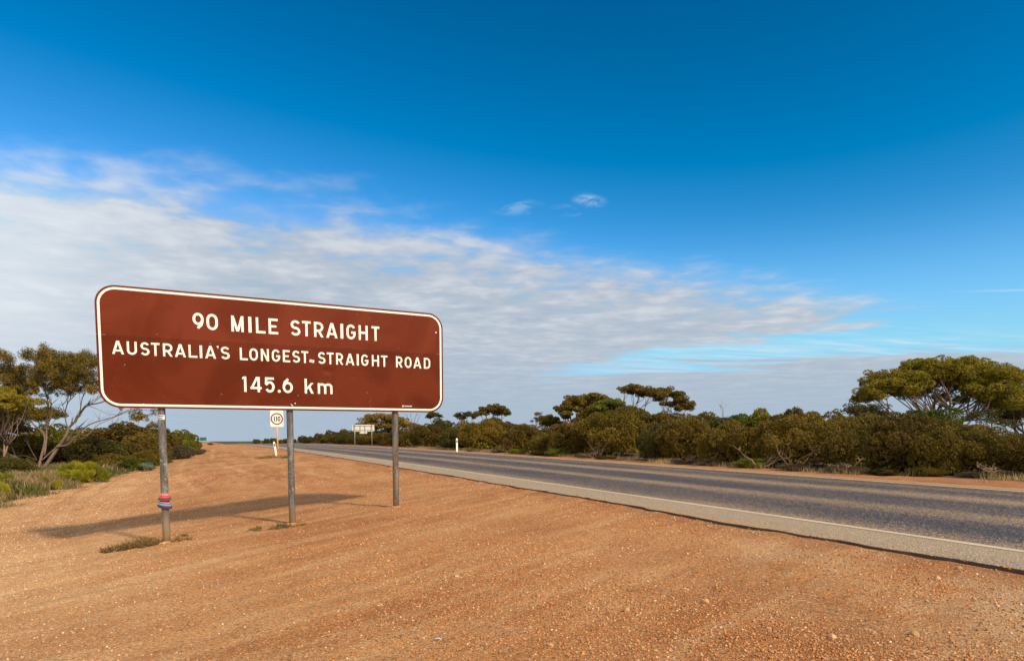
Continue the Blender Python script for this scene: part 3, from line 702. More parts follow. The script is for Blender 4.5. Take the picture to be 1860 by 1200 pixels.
def arc(cx, cy, rx, ry, a0, a1, n=12):
    return [(cx + rx * math.cos(math.radians(a0 + (a1 - a0) * i / n)), cy + ry * math.sin(math.radians(a0 + (a1 - a0) * i / n))) for i in range(n + 1)]
def glyph(ch, w, h, th):
    """list of shapes: ('s', centre line, closed) or ('p', polygon) in a box w by h"""
    e = th / 2; x0, x1, y0, y1 = e, w - e, e, h - e; o = []
    def s(p, c=False): o.append(('s', p, c))
    def p(*q): o.append(('p', list(q)))
    def diag(xb, yb, xt, yt, hw): p((xb - hw, yb), (xb + hw, yb), (xt + hw, yt), (xt - hw, yt))
    rx = (w - th) / 2
    if ch == 'I': p((0, 0), (w, 0), (w, h), (0, h))
    elif ch == 'L': s([(x0, h), (x0, y0), (w, y0)])
    elif ch == 'E': s([(w * .97, y1), (x0, y1), (x0, y0), (w, y0)]); p((th, h * .5 - e * .9), (w * .82, h * .5 - e * .9), (w * .82, h * .5 + e * .9), (th, h * .5 + e * .9))
    elif ch == 'T': p((0, h - th), (w, h - th), (w, h), (0, h)); p((w / 2 - e, 0), (w / 2 + e, 0), (w / 2 + e, h - th), (w / 2 - e, h - th))
    elif ch == 'H': p((0, 0), (th, 0), (th, h), (0, h)); p((w - th, 0), (w, 0), (w, h), (w - th, h)); p((th, h * .5 - e), (w - th, h * .5 - e), (w - th, h * .5 + e), (th, h * .5 + e))
    elif ch == 'A':
        k = e * 1.08; diag(k, 0, w / 2 - k * .12, h, k); diag(w - k, 0, w / 2 + k * .12, h, k)
        p((w * .24, h * .20), (w * .76, h * .20), (w * .70, h * .20 + th * .9), (w * .30, h * .20 + th * .9))
    elif ch == 'U': r = rx; s([(x0, h), (x0, y0 + r)] + arc(w / 2, y0 + r, r, r, 180, 360)[1:] + [(x1, h)])
    elif ch in 'O0':
        ry = rx * 1.25; s(arc(w / 2, y1 - ry, rx, ry, 0, 180, 14) + arc(w / 2, y0 + ry, rx, ry, 180, 360, 14), True)
    elif ch == 'S':
        ry = (h - th) / 4; s(arc(w / 2, h - e - ry, rx * .96, ry, 22, 270, 18) + arc(w / 2, e + ry, rx, ry, 90, -157, 18)[1:])
    elif ch == 'R':
        ym = h * .42; r = (y1 - ym) / 2
        p((0, 0), (th, 0), (th, h), (0, h)); s([(th, y1)] + arc(x1 - r, ym + r, r, r, 90, -90) + [(th, ym)])
        diag(w - e * 1.05, 0, w * .56, ym - e, e * 1.12)
    elif ch == 'D':
        r = rx * 1.15; p((0, 0), (th, 0), (th, h), (0, h)); s([(th, y1)] + arc(x1 - r, y1 - r, r, r, 90, 0) + arc(x1 - r, y0 + r, r, r, 0, -90) + [(th, y0)])
    elif ch == 'G':
        ry = rx * 1.22; s(arc(w / 2, y1 - ry, rx * .98, ry, 28, 180, 14) + arc(w / 2, y0 + ry, rx, ry, 180, 360, 14) + [(x1, h * .46), (w * .52, h * .46)])
    elif ch == 'M':
        p((0, 0), (th, 0), (th, h), (0, h)); p((w - th, 0), (w, 0), (w, h), (w - th, h)); k = e * 1.0
        diag(w / 2 - k * .1, h * .02, k * 1.05, h, k); diag(w / 2 + k * .1, h * .02, w - k * 1.05, h, k)
    elif ch == 'N': p((0, 0), (th, 0), (th, h), (0, h)); p((w - th, 0), (w, 0), (w, h), (w - th, h)); diag(w - e * 1.1, 0, e * 1.1, h, e * 1.05)
    elif ch in '96':
        ry = h * .30; g = arc(w / 2, h - e - ry, rx, ry, 0, 360, 26)[:-1]; tail = [(x1, h - e - ry), (x1 - rx * .06, h * .46), (x1 - rx * .30, h * .27), (w * .44, h * .07)]
        if ch == '6': g = [(w - a, h - b) for a, b in g]; tail = [(w - a, h - b) for a, b in tail]
        s(g, True); s(tail)
    elif ch == '1': p((w - th, 0), (w, 0), (w, h), (w - th, h)); p((0, h * .80), (w - th, h * .88), (w - th, h), (w - th * 1.1, h), (0, h * .92))
    elif ch == '4':
        xv = w * .74; p((xv - e, 0), (xv + e, 0), (xv + e, h), (xv - e, h)); diag(e * .9, h * .24, xv - e, h, e * 1.0)
        p((0, h * .20), (w, h * .20), (w, h * .20 + th * .95), (0, h * .20 + th * .95))
    elif ch == '5':
        ry = h * .30; s([(w * .95, y1), (x0 + th * .15, y1), (x0, h * .53)]); s([(x0 * .9, h * .50)] + arc(w / 2, e + ry, rx, ry, 118, -150, 18))
    elif ch == '.': s(arc(w / 2, w / 2, w / 4, w / 4, 0, 360, 12)[:-1], True)
    elif ch == "'": p((w * .5, h * .78), (w, h * .92), (w, h * 1.03), (w * .15, h * 1.03), (w * .15, h * .93), (w * .62, h * .91))
    elif ch == 'k': p((0, 0), (th, 0), (th, h), (0, h)); diag(th * .9, h * .30, w - e * 1.2, h * .72, e * 1.15); diag(w - e * 1.15, 0, w * .50, h * .46, e * 1.15)
    elif ch == 'm':
        H = h * .73; r = (w - 3 * th) / 4 + e
        p((0, 0), (th, 0), (th, H), (0, H)); xm = w / 2
        s([(th * .8, H * .72)] + arc(th / 2 + r, H - e - r * .9, r, r * .9, 150, 0, 10) + [(xm, 0)])
        s([(xm + e * .6, H * .72)] + arc(xm + r, H - e - r * .9, r, r * .9, 150, 0, 10) + [(x1, 0)])
    return o
def ribbon(pts, hw, closed):
    n = len(pts); L = []; R = []
    for i in range(n):
        a = pts[(i - 1) % n] if (closed or i > 0) else None; b = pts[(i + 1) % n] if (closed or i < n - 1) else None; c = pts[i]
        def nr(u, v):
            dx, dy = v[0] - u[0], v[1] - u[1]; l = math.hypot(dx, dy) or 1; return -dy / l, dx / l
        if a is None: nx, ny = nr(c, b); k = 1
        elif b is None: nx, ny = nr(a, c); k = 1
        else:
            n1, n2 = nr(a, c), nr(c, b); nx, ny = n1[0] + n2[0], n1[1] + n2[1]; l = math.hypot(nx, ny) or 1; nx /= l; ny /= l
            k = min(1 / max(nx * n1[0] + ny * n1[1], 0.3), 2)
        L.append((c[0] + nx * hw * k, c[1] + ny * hw * k)); R.append((c[0] - nx * hw * k, c[1] - ny * hw * k))
    return L, R
def letters(mb, items, zb, h, th, xoff, yface, step=0.0003):
    for ch, u0, u1 in items:
        w = u1 - u0
        t_ = min(th, w) if ch != '.' else w
        for k, g in enumerate(glyph(ch, w, h, t_)):
            yf = yface - step * (k + 1)
            if g[0] == 'p': mb.prism([(u0 + xoff + a, zb + b) for a, b in g[1]], yf, yface)
            else:
                hw = t_ / 2 if ch != '.' else w / 4
                L, R = ribbon(g[1], hw, g[2])
                mb.strip([(u0 + xoff + a, zb + b) for a, b in L], [(u0 + xoff + a, zb + b) for a, b in R], yf, yface, g[2])

L1 = [('9', 1.245, 1.398), ('0', 1.435, 1.594), ('M', 1.783, 1.961), ('I', 2.03, 2.075), ('L', 2.14, 2.281), ('E', 2.328, 2.472), ('S', 2.663, 2.814), ('T', 2.843, 2.979), ('R', 3.031, 3.181), ('A', 3.226, 3.41), ('I', 3.46, 3.506), ('G', 3.558, 3.712), ('H', 3.765, 3.919), ('T', 3.986, 4.123)]
L2 = [('A', 0.187, 0.335), ('U', 0.373, 0.499), ('S', 0.545, 0.66), ('T', 0.681, 0.792), ('R', 0.835, 0.961), ('A', 0.991, 1.138), ('L', 1.176, 1.295), ('I', 1.327, 1.362), ('A', 1.401, 1.553), ("'", 1.562, 1.592), ('S', 1.621, 1.747), ('L', 1.893, 2.008), ('O', 2.032, 2.156), ('N', 2.201, 2.321), ('G', 2.365, 2.491), ('E', 2.533, 2.643), ('S', 2.68, 2.798), ('T', 2.82, 2.93), ('S', 3.086, 3.204), ('T', 3.228, 3.339), ('R', 3.379, 3.494), ('A', 3.536, 3.682), ('I', 3.724, 3.758), ('G', 3.801, 3.923), ('H', 3.984, 4.108), ('T', 4.144, 4.258), ('R', 4.41, 4.526), ('O', 4.568, 4.691), ('A', 4.727, 4.872), ('D', 4.921, 5.04)]
L3 = [('1', 1.915, 1.976), ('4', 2.033, 2.199), ('5', 2.248, 2.395), ('.', 2.44, 2.487), ('6', 2.518, 2.675), ('k', 2.861, 3.004), ('m', 3.07, 3.309)]

def big_sign():
    UC = 2.63                                             # the middle post
    ux, uy = math.cos(TH), math.sin(TH)
    ox, oy = SIGN0.x + UC * ux, SIGN0.y + UC * uy
    root = thing('road_sign', 'big brown sign reading 90 MILE STRAIGHT on three steel posts in the dirt', 'road sign', (ox, oy, 0), TH)
    X0, X1, Z0, Z1 = -UC, SW - UC, SIGN0.z, SIGN0.z + SH
    out = rrect(X0, Z0, X1, Z1, 0.27)
    zs, xs, g = Z0 + 1.040, 3.951 - UC, 0.0012
    # four abutting sheets; the upper pair has faded
    for up in (0, 1):
        for rt in (0, 1):
            p = clip(clip(out, 1, zs + (g if up else -g), not up), 0, xs + (g if rt else -g), not rt)
            mb = MB(); yo = -0.0012 if up else 0.0
            mb.prism(p, -0.004 + yo, 0.0)
            mb.build('sign_sheet', M['brown_up'] if up else M['brown'], root)
    ro = rrect(X0 + .028, Z0 + .028, X1 - .028, Z1 - .028, 0.245); ri = rrect(X0 + .060, Z0 + .060, X1 - .060, Z1 - .060, 0.21)
    mb = MB(); mb.strip(ri, ro, -0.0062, -0.004, True); mb.build('border', M['white'], root)
    for items, zb, h in ((L1, 1.203, .243), (L2, .772, .190), (L3, .279, .239)):
        words = [[]]
        for it in items:
            if words[-1] and it[1] - words[-1][-1][2] > 0.12: words.append([])
            words[-1].append(it)
        for wd_ in words: mb = MB(); letters(mb, wd_, Z0 + zb, h, 0.150 * h, -UC, -0.0054, 0.0004); mb.build('lettering', M['white'], root)
    # extruded rails behind, joined to the posts by straps
    for dz in (0.14, 0.60, 1.04, 1.36, 1.62):
        mb = MB(); i0 = 0.12 if 0.3 < dz < 1.5 else 0.25
        mb.box((X0 + i0, 0.001, Z0 + dz - .03), (X1 - i0, 0.022, Z0 + dz + .03)); mb.box((X0 + i0, 0.022, Z0 + dz - .008), (X1 - i0, 0.034, Z0 + dz + .008))
        mb.build('rail', M['alu'], root)
    mb = MB(); mb.box((xs - .03, .0005, Z0 + .2), (xs + .03, .0008, Z1 - .2)); mb.build('seam_strip', M['alu'], root)
    R = 0.0525
    for uu, bx, by, zt in ((0.783, -5.2437, 9.7432, Z1 - .02), (2.63, -3.5946, 10.6072, Z1 - .05), (4.407, -2.0276, 11.4280, Z1 - .04)):
        lx = uu - UC; zg = gz(bx, by)
        mb = MB(); zz = [zg - .15, zg + .3, zg + 1.0, Z0 + .5, zt - .02, zt]
        mb.tube([(lx, .035 + R, z_) for z_ in zz], [R] * 5 + [R * .8], 24)
        mb.build('post', M['post_rusty'] if uu > 4 else M['post'], root, True)
        for dz in (0.14, 1.04, 1.62):
            mb = MB(); mb.tube([(lx, .035 + R, Z0 + dz - .02), (lx, .035 + R, Z0 + dz + .02)], R + .004, 20); mb.box((lx - .09, .0345, Z0 + dz - .018), (lx + .09, .040, Z0 + dz + .018)); mb.build('strap', M['steel'], root)
        mb = MB(); n = 14; r_ = random.Random(int(uu * 10))           # footing mound of packed dirt
        vs = [(lx + (R + .06 + .05 * r_.random()) * math.cos(6.283 * i / n), .035 + R + (R + .06 + .05 * r_.random()) * math.sin(6.283 * i / n), zg - .02) for i in range(n)]
        vs += [(lx + (R + .005) * math.cos(6.283 * i / n), .035 + R + (R + .005) * math.sin(6.283 * i / n), zg + .018 + .008 * r_.random()) for i in range(n)]
        mb.raw(vs, [(i, (i + 1) % n, n + (i + 1) % n, n + i) for i in range(n)]); mb.build('footing', M['dirt'], root, True)
    # stickers and scuffs
    def quad(name, u, v, w, h, rot, m, y=-0.0058, parent=root):
        c, s_ = math.cos(rot), math.sin(rot); mb = MB()
        mb.prism([(u - UC + a * c - b * s_, Z0 + v + a * s_ + b * c) for a, b in ((-w / 2, -h / 2), (w / 2, -h / 2), (w / 2, h / 2), (-w / 2, h / 2))], y, y + 0.0004)
        return mb.build(name, m, parent)
    st = quad('sticker', 2.985, 0.808, 0.074, 0.044, -0.2, M['stickerw'])
    for k in range(4): quad('print', 2.964 + k * .013, .812 - k * .0026, .008, .022, -.2, M['mid_print'], -.0062, st)
    st = quad('sticker', 4.60, 0.103, 0.20, 0.036, 0.0, M['black'])
    quad('print', 4.525, .104, .030, .026, 0, M['stickery'], -.0063, st)
    for k, wd in enumerate((.014, .012, .015, .012, .014, .012, .018)): quad('print', 4.560 + k * .0195, .104, wd, .016, 0, M['stickerw'], -.0063, st)
    quad('scuff', 2.655, .085, .050, .009, -.75, M['stickerw']); quad('scuff', 2.705, .115, .016, .018, .3, M['stickerw'])
    quad('scuff', 5.155, 1.42, .022, .022, .3, M['stickerw'])
    quad('scuff', 0.55, .055, .02, .02, .3, M['stickerw'], -0.0066)
    # sticker wrapped on the left post
    lx = 0.783 - UC
    for zz0, zz1, mname in ((1.885, 1.955, 'stickerw'), (1.928, 1.948, 'ltblue'), (1.893, 1.905, 'black'), (1.910, 1.918, 'ltblue')):
        mb = MB(); rr = R + .0008 + (0.0006 if mname != 'stickerw' else 0); n = 10; vs = []
        a0, a1 = (-150, -40) if mname == 'stickerw' else (-140, -60 - 20 * (mname == 'black'))
        for i in range(n + 1):
            a = math.radians(a0 + (a1 - a0) * i / n); vs += [(lx + rr * math.cos(a), .035 + R + rr * math.sin(a), zz0), (lx + rr * math.cos(a), .035 + R + rr * math.sin(a), zz1)]
        mb.raw(vs, [(2 * i, 2 * i + 2, 2 * i + 3, 2 * i + 1) for i in range(n)]); mb.build('sticker' if mname == 'stickerw' else 'print', M[mname], root)
    return root
M['dirt_plain'] = plain('packed_dirt', (0.55, 0.245, 0.095), 0.95, vary=0.3, scale=14, spec=0.1)
sign = big_sign()

# knitted bands pushed down on the left post
def knit():
    ux, uy = math.cos(TH), math.sin(TH); du = 0.783; off = .035 + .0525
    bx = SIGN0.x + du * ux - uy * off; by = SIGN0.y + du * uy + ux * off
    zc = zat(909.5, by)
    root = thing('knitted_band', 'striped knitted wool bands in red, teal and purple pushed down the left sign post', 'knitting', (bx, by, zc), 0)
    s = 0.00826                                            # metres per photograph pixel here
    # (colour, z top, z bottom, radius top, radius bottom) for the two flared caps
    up = [('pink', 14, 10.3, 6.5, 7.6), ('coral', 10.3, 8.7, 7.6, 8.6), ('pink', 8.7, 7.6, 8.6, 9.0), ('coral', 7.6, 4.8, 9.2, 10.6), ('black', 4.8, 3.6, 10.8, 11.4), ('teal', 3.6, 2.4, 11.6, 11.2), ('blue', 2.4, 1.4, 11.0, 9.4), ('red', 1.4, -1.6, 8.0, 8.4)]
    lo = [('white', -1.6, -2.8, 8.4, 9.0), ('purple', -2.8, -3.9, 9.0, 9.6), ('mauve', -3.9, -5.1, 9.8, 10.6), ('white', -5.1, -5.9, 10.4, 10.9), ('teal', -5.9, -7.8, 11.0, 11.9), ('navy', -7.8, -9.6, 12.1, 12.5), ('purple', -9.6, -12.0, 12.6, 11.8), ('mauve', -12.0, -13.0, 11.4, 9.6), ('navy', -13.0, -13.8, 9.6, 7.0)]
    n = 28; rn = random.Random(9)
    ph = [rn.random() * 6.28 for _ in range(3)]
    for tilt, bands in ((0.02, up), (0.17, lo)):
        for c, z0, z1, r0, r1 in bands:
            mb = MB(); vs = []
            rows = 5
            for k in range(rows):
                f = k / (rows - 1); z = (z0 + (z1 - z0) * f) * s; r = (r0 + (r1 - r0) * f) * s * 0.94 + 0.004 * math.sin(math.pi * f)
                for i in range(n):
                    a = 6.28318 * i / n; rr = max(r * (1 + 0.05 * math.sin(3 * a + ph[0]) + .03 * math.sin(5 * a + ph[1])) + 0.0015 * (i % 2), .0545)
                    vs.append((rr * math.cos(a), rr * math.sin(a), z - tilt * rr * math.cos(a)))
            # closed ring: carry the inner wall along the post so it is cloth with thickness
            for z in (z1 * s, z0 * s):
                for i in range(n):
                    a = 6.28318 * i / n; vs.append((.0538 * math.cos(a), .0538 * math.sin(a), z - tilt * .0538 * math.cos(a)))
            R_ = rows + 2
            mb.raw(vs, [(k * n + i, ((k + 1) % R_) * n + i, ((k + 1) % R_) * n + (i + 1) % n, k * n + (i + 1) % n) for k in range(R_) for i in range(n)])
            mb.build('stripe', WOOL[c], root)
knit()

# ------------------------------------------------------------------ smaller signs and guide posts
def faced(o, x, y): return math.atan2(-x, y) if False else math.atan2(y, x) - math.pi / 2
def speed_sign():
    X, Y, Z = P(503.5, 35.0); k = Y / FPX
    root = thing('speed_sign', 'white 110 speed limit sign on a yellow post at the road edge', 'speed sign', (X, Y, Z), math.radians(14))
    zt = zat(745.5, Y) - Z; zb = zat(774.8, Y) - Z; wd = 22.5 * k
    mb = MB(); mb.prism(rrect(-wd / 2, zb, wd / 2, zt, .06, 5), -.004, 0); mb.build('sign_plate', M['white'], root)
    zc = zat(760.5, Y) - Z; R = 10.6 * k
    mb = MB(); mb.strip(arc(0, zc, R * .79, R * .79, 0, 360, 40)[:-1], arc(0, zc, R, R, 0, 360, 40)[:-1], -.006, -.0045, True); mb.build('ring', M['red'], root)
    mb = MB(); h = 9.0 * k; z0 = zc - h / 2; th = .19 * h
    letters(mb, [('1', -5.4 * k, -3.3 * k), ('1', -1.6 * k, .3 * k), ('0', 1.3 * k, 6.2 * k)], z0, h, th, 0, -.0045, .0006); mb.build('numerals', M['black'], root)
    mb = MB(); mb.tube([(0, .045, -.1), (0, .045, zt - .08)], .042, 14); mb.build('post', M['yellow'], root, True)
    for zk in (zb + .18, zt - .2): mb = MB(); mb.box((-.09, .0005, zk), (.09, .012, zk + .04)); mb.build('bracket', M['steel'], root)
speed_sign()

def guide_post(px, Y, py0, py1, rx, rz, lb):
    X, Y, Z = P(px, Y); h = zat(py0, Y) - zat(py1, Y)
    root = thing('guide_post', lb, 'guide post', (X, Y, Z), rz, 'white guide posts along the road')
    root.rotation_euler = (0, rx, rz)
    w = .052; mb = MB()
    body = [(-w, -.1), (w, -.1), (w, h - .05), (w * .6, h), (-w * .6, h), (-w, h - .05)]
    mb.prism(body, -.014, .014); mb.build('post', M['whitepost'], root)
    mb = MB(); mb.prism(rrect(-.03, h - .28, .03, h - .12, .025, 3), -.018, -.0142); mb.build('reflector', M['refl'], root)
M['refl'] = plain('dark_reflector', (0.05, 0.045, 0.05), 0.25)
guide_post(501.3, 36.5, 800, 826, math.radians(-9), 0.3, 'leaning white guide post beside the yellow post of the speed sign')
guide_post(830, 39.0, 794.3, 822.5, math.radians(-0.7), 0.3, 'upright white guide post across the road in front of the hedge')

def back_sign():
    Y = 62.0; k = Y / FPX; X, Y, Z = P(660, Y)
    root = thing('road_sign', 'pale blank back of a two post sign across the road by the hedge', 'road sign', (X, Y, Z), math.radians(3))
    z = lambda py: zat(py, Y) - Z
    mb = MB(); mb.prism(rrect(-19.8 * k, z(783.2), 19.8 * k, z(771), .12, 5), 0, .02); mb.build('sign_sheet', M['alu_pale'], root)
    mb = MB(); mb.prism(rrect(-7 * k, z(787), 6.6 * k, z(783.4), .02, 2), 0, .02); mb.build('lower_plate', M['alu_pale'], root)
    for a in (-5.6, 2.8):
        mb = MB(); mb.box((a * k - .025, -.04, z(786)), (a * k + .025, -.0305, z(771.8))); mb.build('stiffener', M['steel'], root)
    for yy in (773.4, 781):
        mb = MB(); mb.box((-18.5 * k, -.03, z(yy) - .02), (18.5 * k, -.001, z(yy) + .02)); mb.build('rail', M['twig_pale'], root)
    for a, pt in ((-15.3, 770), (15.3, 771)):
        mb = MB(); zg = gz(X + a * k, Y) - Z
        mb.tube([(a * k, -.07, zg - .1), (a * k, -.07, z(pt))], .042, 10); mb.build('post', M['steel'], root, True)
M['alu_pale'] = plain('pale_sheet_back', (0.66, 0.60, 0.50), 0.6, vary=0.06)
back_sign()

def green_sign():
    Y = 105.0; k = Y / FPX; X, Y, Z = P(369, Y)
    root = thing('green_road_sign', 'small green distance sign beyond the bushes at the left end of the dirt', 'road sign', (X, Y, Z), math.radians(10))
    z = lambda py: zat(py, Y) - Z
    mb = MB(); mb.prism(rrect(-6 * k, z(800), 5.2 * k, z(793.8), .05, 3), -.02, 0); mb.build('sign_plate', M['green_sign'], root)
    for i, (a, b, yy) in enumerate(((-4.5, -2, 795.4), (1.5, 4, 795.6), (-1.5, 1.2, 796.2), (-4.5, 0, 798.2))):
        mb = MB(); mb.prism([(a * k, z(yy) - .05), (b * k, z(yy) - .05), (b * k, z(yy) + .05), (a * k, z(yy) + .05)], -.024, -.0205); mb.build('legend', M['green_dim'], root)
    for a in (-4, 3.2):
        mb = MB(); mb.tube([(a * k, .05, -.2), (a * k, .05, z(794.5))], .04, 8); mb.build('post', M['steel'], root)
M['green_dim'] = plain('sign_legend', (0.008, 0.05, 0.025), 0.5)
green_sign()

# ------------------------------------------------------------------ vegetation
def unit(rng, n):
    v = rng.normal(size=(n, 3)); return v / np.linalg.norm(v, axis=1)[:, None]
def leaf_arrays(pts, along, length, width, rng, curl=0.0):
    """one bent quad pair? no: one slim quad per leaf, its long axis along the given direction"""
    n = len(pts); nr = unit(rng, n); side = np.cross(along, nr); side /= np.linalg.norm(side, axis=1)[:, None] + 1e-9
    L = (length * (0.6 + 0.8 * rng.random(n)))[:, None]; Wd = (width * (0.6 + 0.8 * rng.random(n)))[:, None]
    a = pts - along * L * .5; b = pts + side * Wd * .5; c = pts + along * L * .5; d = pts - side * Wd * .5
    V = np.stack([a, b, c, d], 1).reshape(-1, 3)
    return V
def quads(n): return np.arange(n * 4).reshape(n, 4)

def bush_mesh(seed, lobes=44, leaves=20000, ln=.046, wd=.021, shape=(1, .85, 1), low=0.12, spiky=.5, rough=1.0, up_=0.0, r0_=.13, r1_=.125):
    """crown 2 units wide and 1 unit tall, standing on z=0; lobes like a cauliflower with dark gaps between"""
    rng = np.random.default_rng(seed)
    C = []; Rr = []
    for i in range(lobes):
        d = unit(rng, 1)[0]; d[2] = abs(d[2]) * 1.15 - .12; d /= np.linalg.norm(d)
        k = .62 + .22 * rng.random() * rough + (.0 if rng.random() > .2 else -.22)
        c = np.array([d[0] * k * shape[0], d[1] * k * shape[1], max(.30 + d[2] * (k + .02) * .60, low)]); c[:2] *= .68 + .32 * min(max((c[2] - .1) / .35, 0), 1); C.append(c)
        Rr.append(r0_ + r1_ * rng.random())
    C = np.array(C); Rr = np.array(Rr)
    per = (leaves * Rr ** 2 / (Rr ** 2).sum()).astype(int)
    pts = []; al = []
    for c, r, n in zip(C, Rr, per):
        outd = c - np.array([0, 0, .25]); outd /= np.linalg.norm(outd)
        d = unit(rng, int(n * 1.7)); d = d[(d @ outd) > -.35][:n]
        # tufts: leaf positions gather round a few dozen tips on each lobe
        tips = unit(rng, 46); idx = np.argmax(d @ tips.T, 1); g = rng.random(len(d))[:, None] * .6
        dd = d * (1 - g) + tips[idx] * g; dd /= np.linalg.norm(dd, axis=1)[:, None]
        rr = r * (1 + .06 * rng.normal(size=len(d)) - .22 * (1 - np.clip((dd * tips[idx]).sum(1), 0, 1)) * 6)
        p = c + dd * rr[:, None] * np.array([1, 1, .82])
        a = dd * spiky + unit(rng, len(d)) * .75 + np.array([0, 0, .22 + up_]); a /= np.linalg.norm(a, axis=1)[:, None]
        pts.append(p); al.append(a)
    # inner shade leaves
    n = leaves // 9; d = unit(rng, n); d[:, 2] = np.abs(d[:, 2]); p = d * (np.array([.62 * shape[0], .62 * shape[1], .55]) * (.55 + .45 * rng.random(n))[:, None]) + np.array([0, 0, .08])
    V1 = leaf_arrays(np.concatenate(pts), np.concatenate(al), ln, wd, rng)
    V2 = leaf_arrays(p, unit(rng, n), ln * 2.4, wd * 2.6, rng)
    V = np.concatenate([V1, V2]); V = V[np.repeat((V.reshape(-1, 4, 3)[:, :, 2].min(1) > .0), 4)]
    return V, quads(len(V) // 4), C, Rr

def stems_mb(C, rng, r0=.022, base=.10, n=12, k=5):
    mb = MB()
    for i in rng.choice(len(C), min(n, len(C)), replace=False):
        c = C[i]; b = np.array([rng.normal() * base, rng.normal() * base, -.06]); m_ = b * .45 + c * .55 + rng.normal(size=3) * .06; m_[2] = c[2] * .40
        q = m_ * .4 + c * .6 + rng.normal(size=3) * .04
        mb.tube([b, m_, q, c], [r0, r0 * .7, r0 * .45, r0 * .2], k, False)
    return mb

BUSH = {}
def bush_variant(key, seed, matname, stemmat='bark_dark', **kw):
    V, F, C, Rr = bush_mesh(seed, **kw)
    rng = np.random.default_rng(seed + 100)
    foliage = mesh_np('foliage_' + key, V, F, M[matname])
    mb = stems_mb(C, rng); me = bpy.data.meshes.new('stems_' + key); me.from_pydata(mb.V, [], mb.F); me.materials.append(M[stemmat]); me.update()
    BUSH[key] = (foliage, me)
bush_variant('big_olive', 21, 'leaf_olive', leaves=44000, lobes=84, ln=.032, wd=.015, r0_=.095, r1_=.095)
bush_variant('big_brown', 22, 'leaf_brown', leaves=44000, lobes=92, ln=.032, wd=.015, spiky=.7, r0_=.09, r1_=.09)
bush_variant('olive_a', 1, 'leaf_olive', leaves=24000)
bush_variant('olive_b', 2, 'leaf_olive', leaves=26000, lobes=46)
bush_variant('brown_a', 3, 'leaf_brown', leaves=26000, lobes=42, spiky=.8)
bush_variant('brown_b', 4, 'leaf_brown', leaves=26000, lobes=52, spiky=.7)
bush_variant('dark_a', 5, 'leaf_dark', leaves=24000, lobes=40)
bush_variant('green_a', 6, 'leaf_green', leaves=24000, lobes=40)
bush_variant('gold_a', 7, 'leaf_gold', leaves=26000, lobes=44, spiky=.6)
bush_variant('far', 8, 'leaf_dark', leaves=6000, lobes=22, ln=.08, wd=.04)
bush_variant('far_olive', 9, 'leaf_olive', leaves=7000, lobes=24, ln=.075, wd=.038)
bush_variant('scrub', 10, 'scrub', 'twig', leaves=9000, lobes=30, ln=.10, wd=.010, spiky=1.2)
bush_variant('bright', 11, 'leaf_bright', 'twig', leaves=12000, lobes=30, ln=.17, wd=.011, spiky=1.1, up_=1.0)
bush_variant('grey', 12, 'leaf_grey', 'twig', leaves=9000, lobes=24, ln=.07, wd=.02)

VEG_N = [0]
def bush(key, px, wpx, top, Y, label, cat='bush', group=None, name='bush', depth=.9, ypx=None, sink=.0):
    """a bush at column px and forward distance Y, wpx photograph pixels wide, whose top reaches row top"""
    X, Y, Z = P(px, Y); k = Y / FPX
    VEG_N[0] += 1; r = random.Random(VEG_N[0] * 7 + 1)
    hw = wpx * ((1.18 if key.startswith('big') else 1.4) if cat == 'bush' and wpx > 40 else 1.0) * k / 2 / .93; H = (zat(top, Y) - Z) / .97
    root = thing(name, label, cat, (X, Y, Z - sink), 0, group)
    rz = r.random() * 6.283
    sx = hw; dp = hw * depth
    for nm, me in zip(('foliage', 'stems'), BUSH[key]):
        o = add(nm, me, root); o.rotation_euler = (0, 0, rz); o.scale = ((sx + dp) / 2 if True else sx, (sx + dp) / 2, H)
    return root

def Yw(px, w):
    return FPX * w / (CA * max(px - 355.5, 1)) * 1.0

ORD = ['first', 'second', 'third', 'fourth', 'fifth', 'sixth', 'seventh', 'eighth', 'ninth', 'tenth', 'eleventh', 'twelfth', 'thirteenth', 'fourteenth', 'fifteenth', 'sixteenth', 'seventeenth', 'eighteenth', 'nineteenth', 'twentieth', 'twenty-first', 'twenty-second', 'twenty-third', 'twenty-fourth', 'twenty-fifth', 'twenty-sixth', 'twenty-seventh', 'twenty-eighth']
TONE = dict(big_olive='big olive', big_brown='big brownish',olive_a='olive green', olive_b='olive', brown_a='brownish olive', brown_b='rusty brown', dark_a='dark green', green_a='fresh green', gold_a='golden olive', far='dark', far_olive='small olive', scrub='dry', bright='bright green', grey='grey green')
# front row of the hedge across the road, from the right end of the frame to the far left: px, width, top row, w, kind
front = [(1880, 110, 800, 0, 'brown_a'), (1795, 150, 770, 0, 'big_olive'), (1712, 84, 772, 0, 'olive_b'), (1628, 170, 750, 0, 'big_brown'), (1545, 84, 768, 0, 'olive_a'),
         (1462, 172, 743, 0, 'big_olive'), (1378, 90, 764, 0, 'brown_a'), (1322, 84, 761, 0, 'olive_b'), (1252, 116, 752, 0, 'big_brown'), (1190, 66, 770, 0, 'dark_a'),
         (1112, 150, 735, 0, 'big_olive'), (1036, 78, 764, 0, 'brown_b'), (990, 52, 782, 0, 'olive_a'), (948, 74, 771, 0, 'brown_a'), (880, 106, 758, 0, 'big_olive'), (824, 50, 776, 0, 'dark_a'),
         (778, 70, 766, 0, 'big_brown'), (732, 50, 777, 0, 'olive_a'), (694, 46, 784, 0, 'brown_b'),
         (655, 44, 788, 0, 'olive_b'), (618, 42, 786, 0, 'dark_a'), (585, 36, 788, 0, 'far_olive'), (558, 30, 791, 0, 'far')]
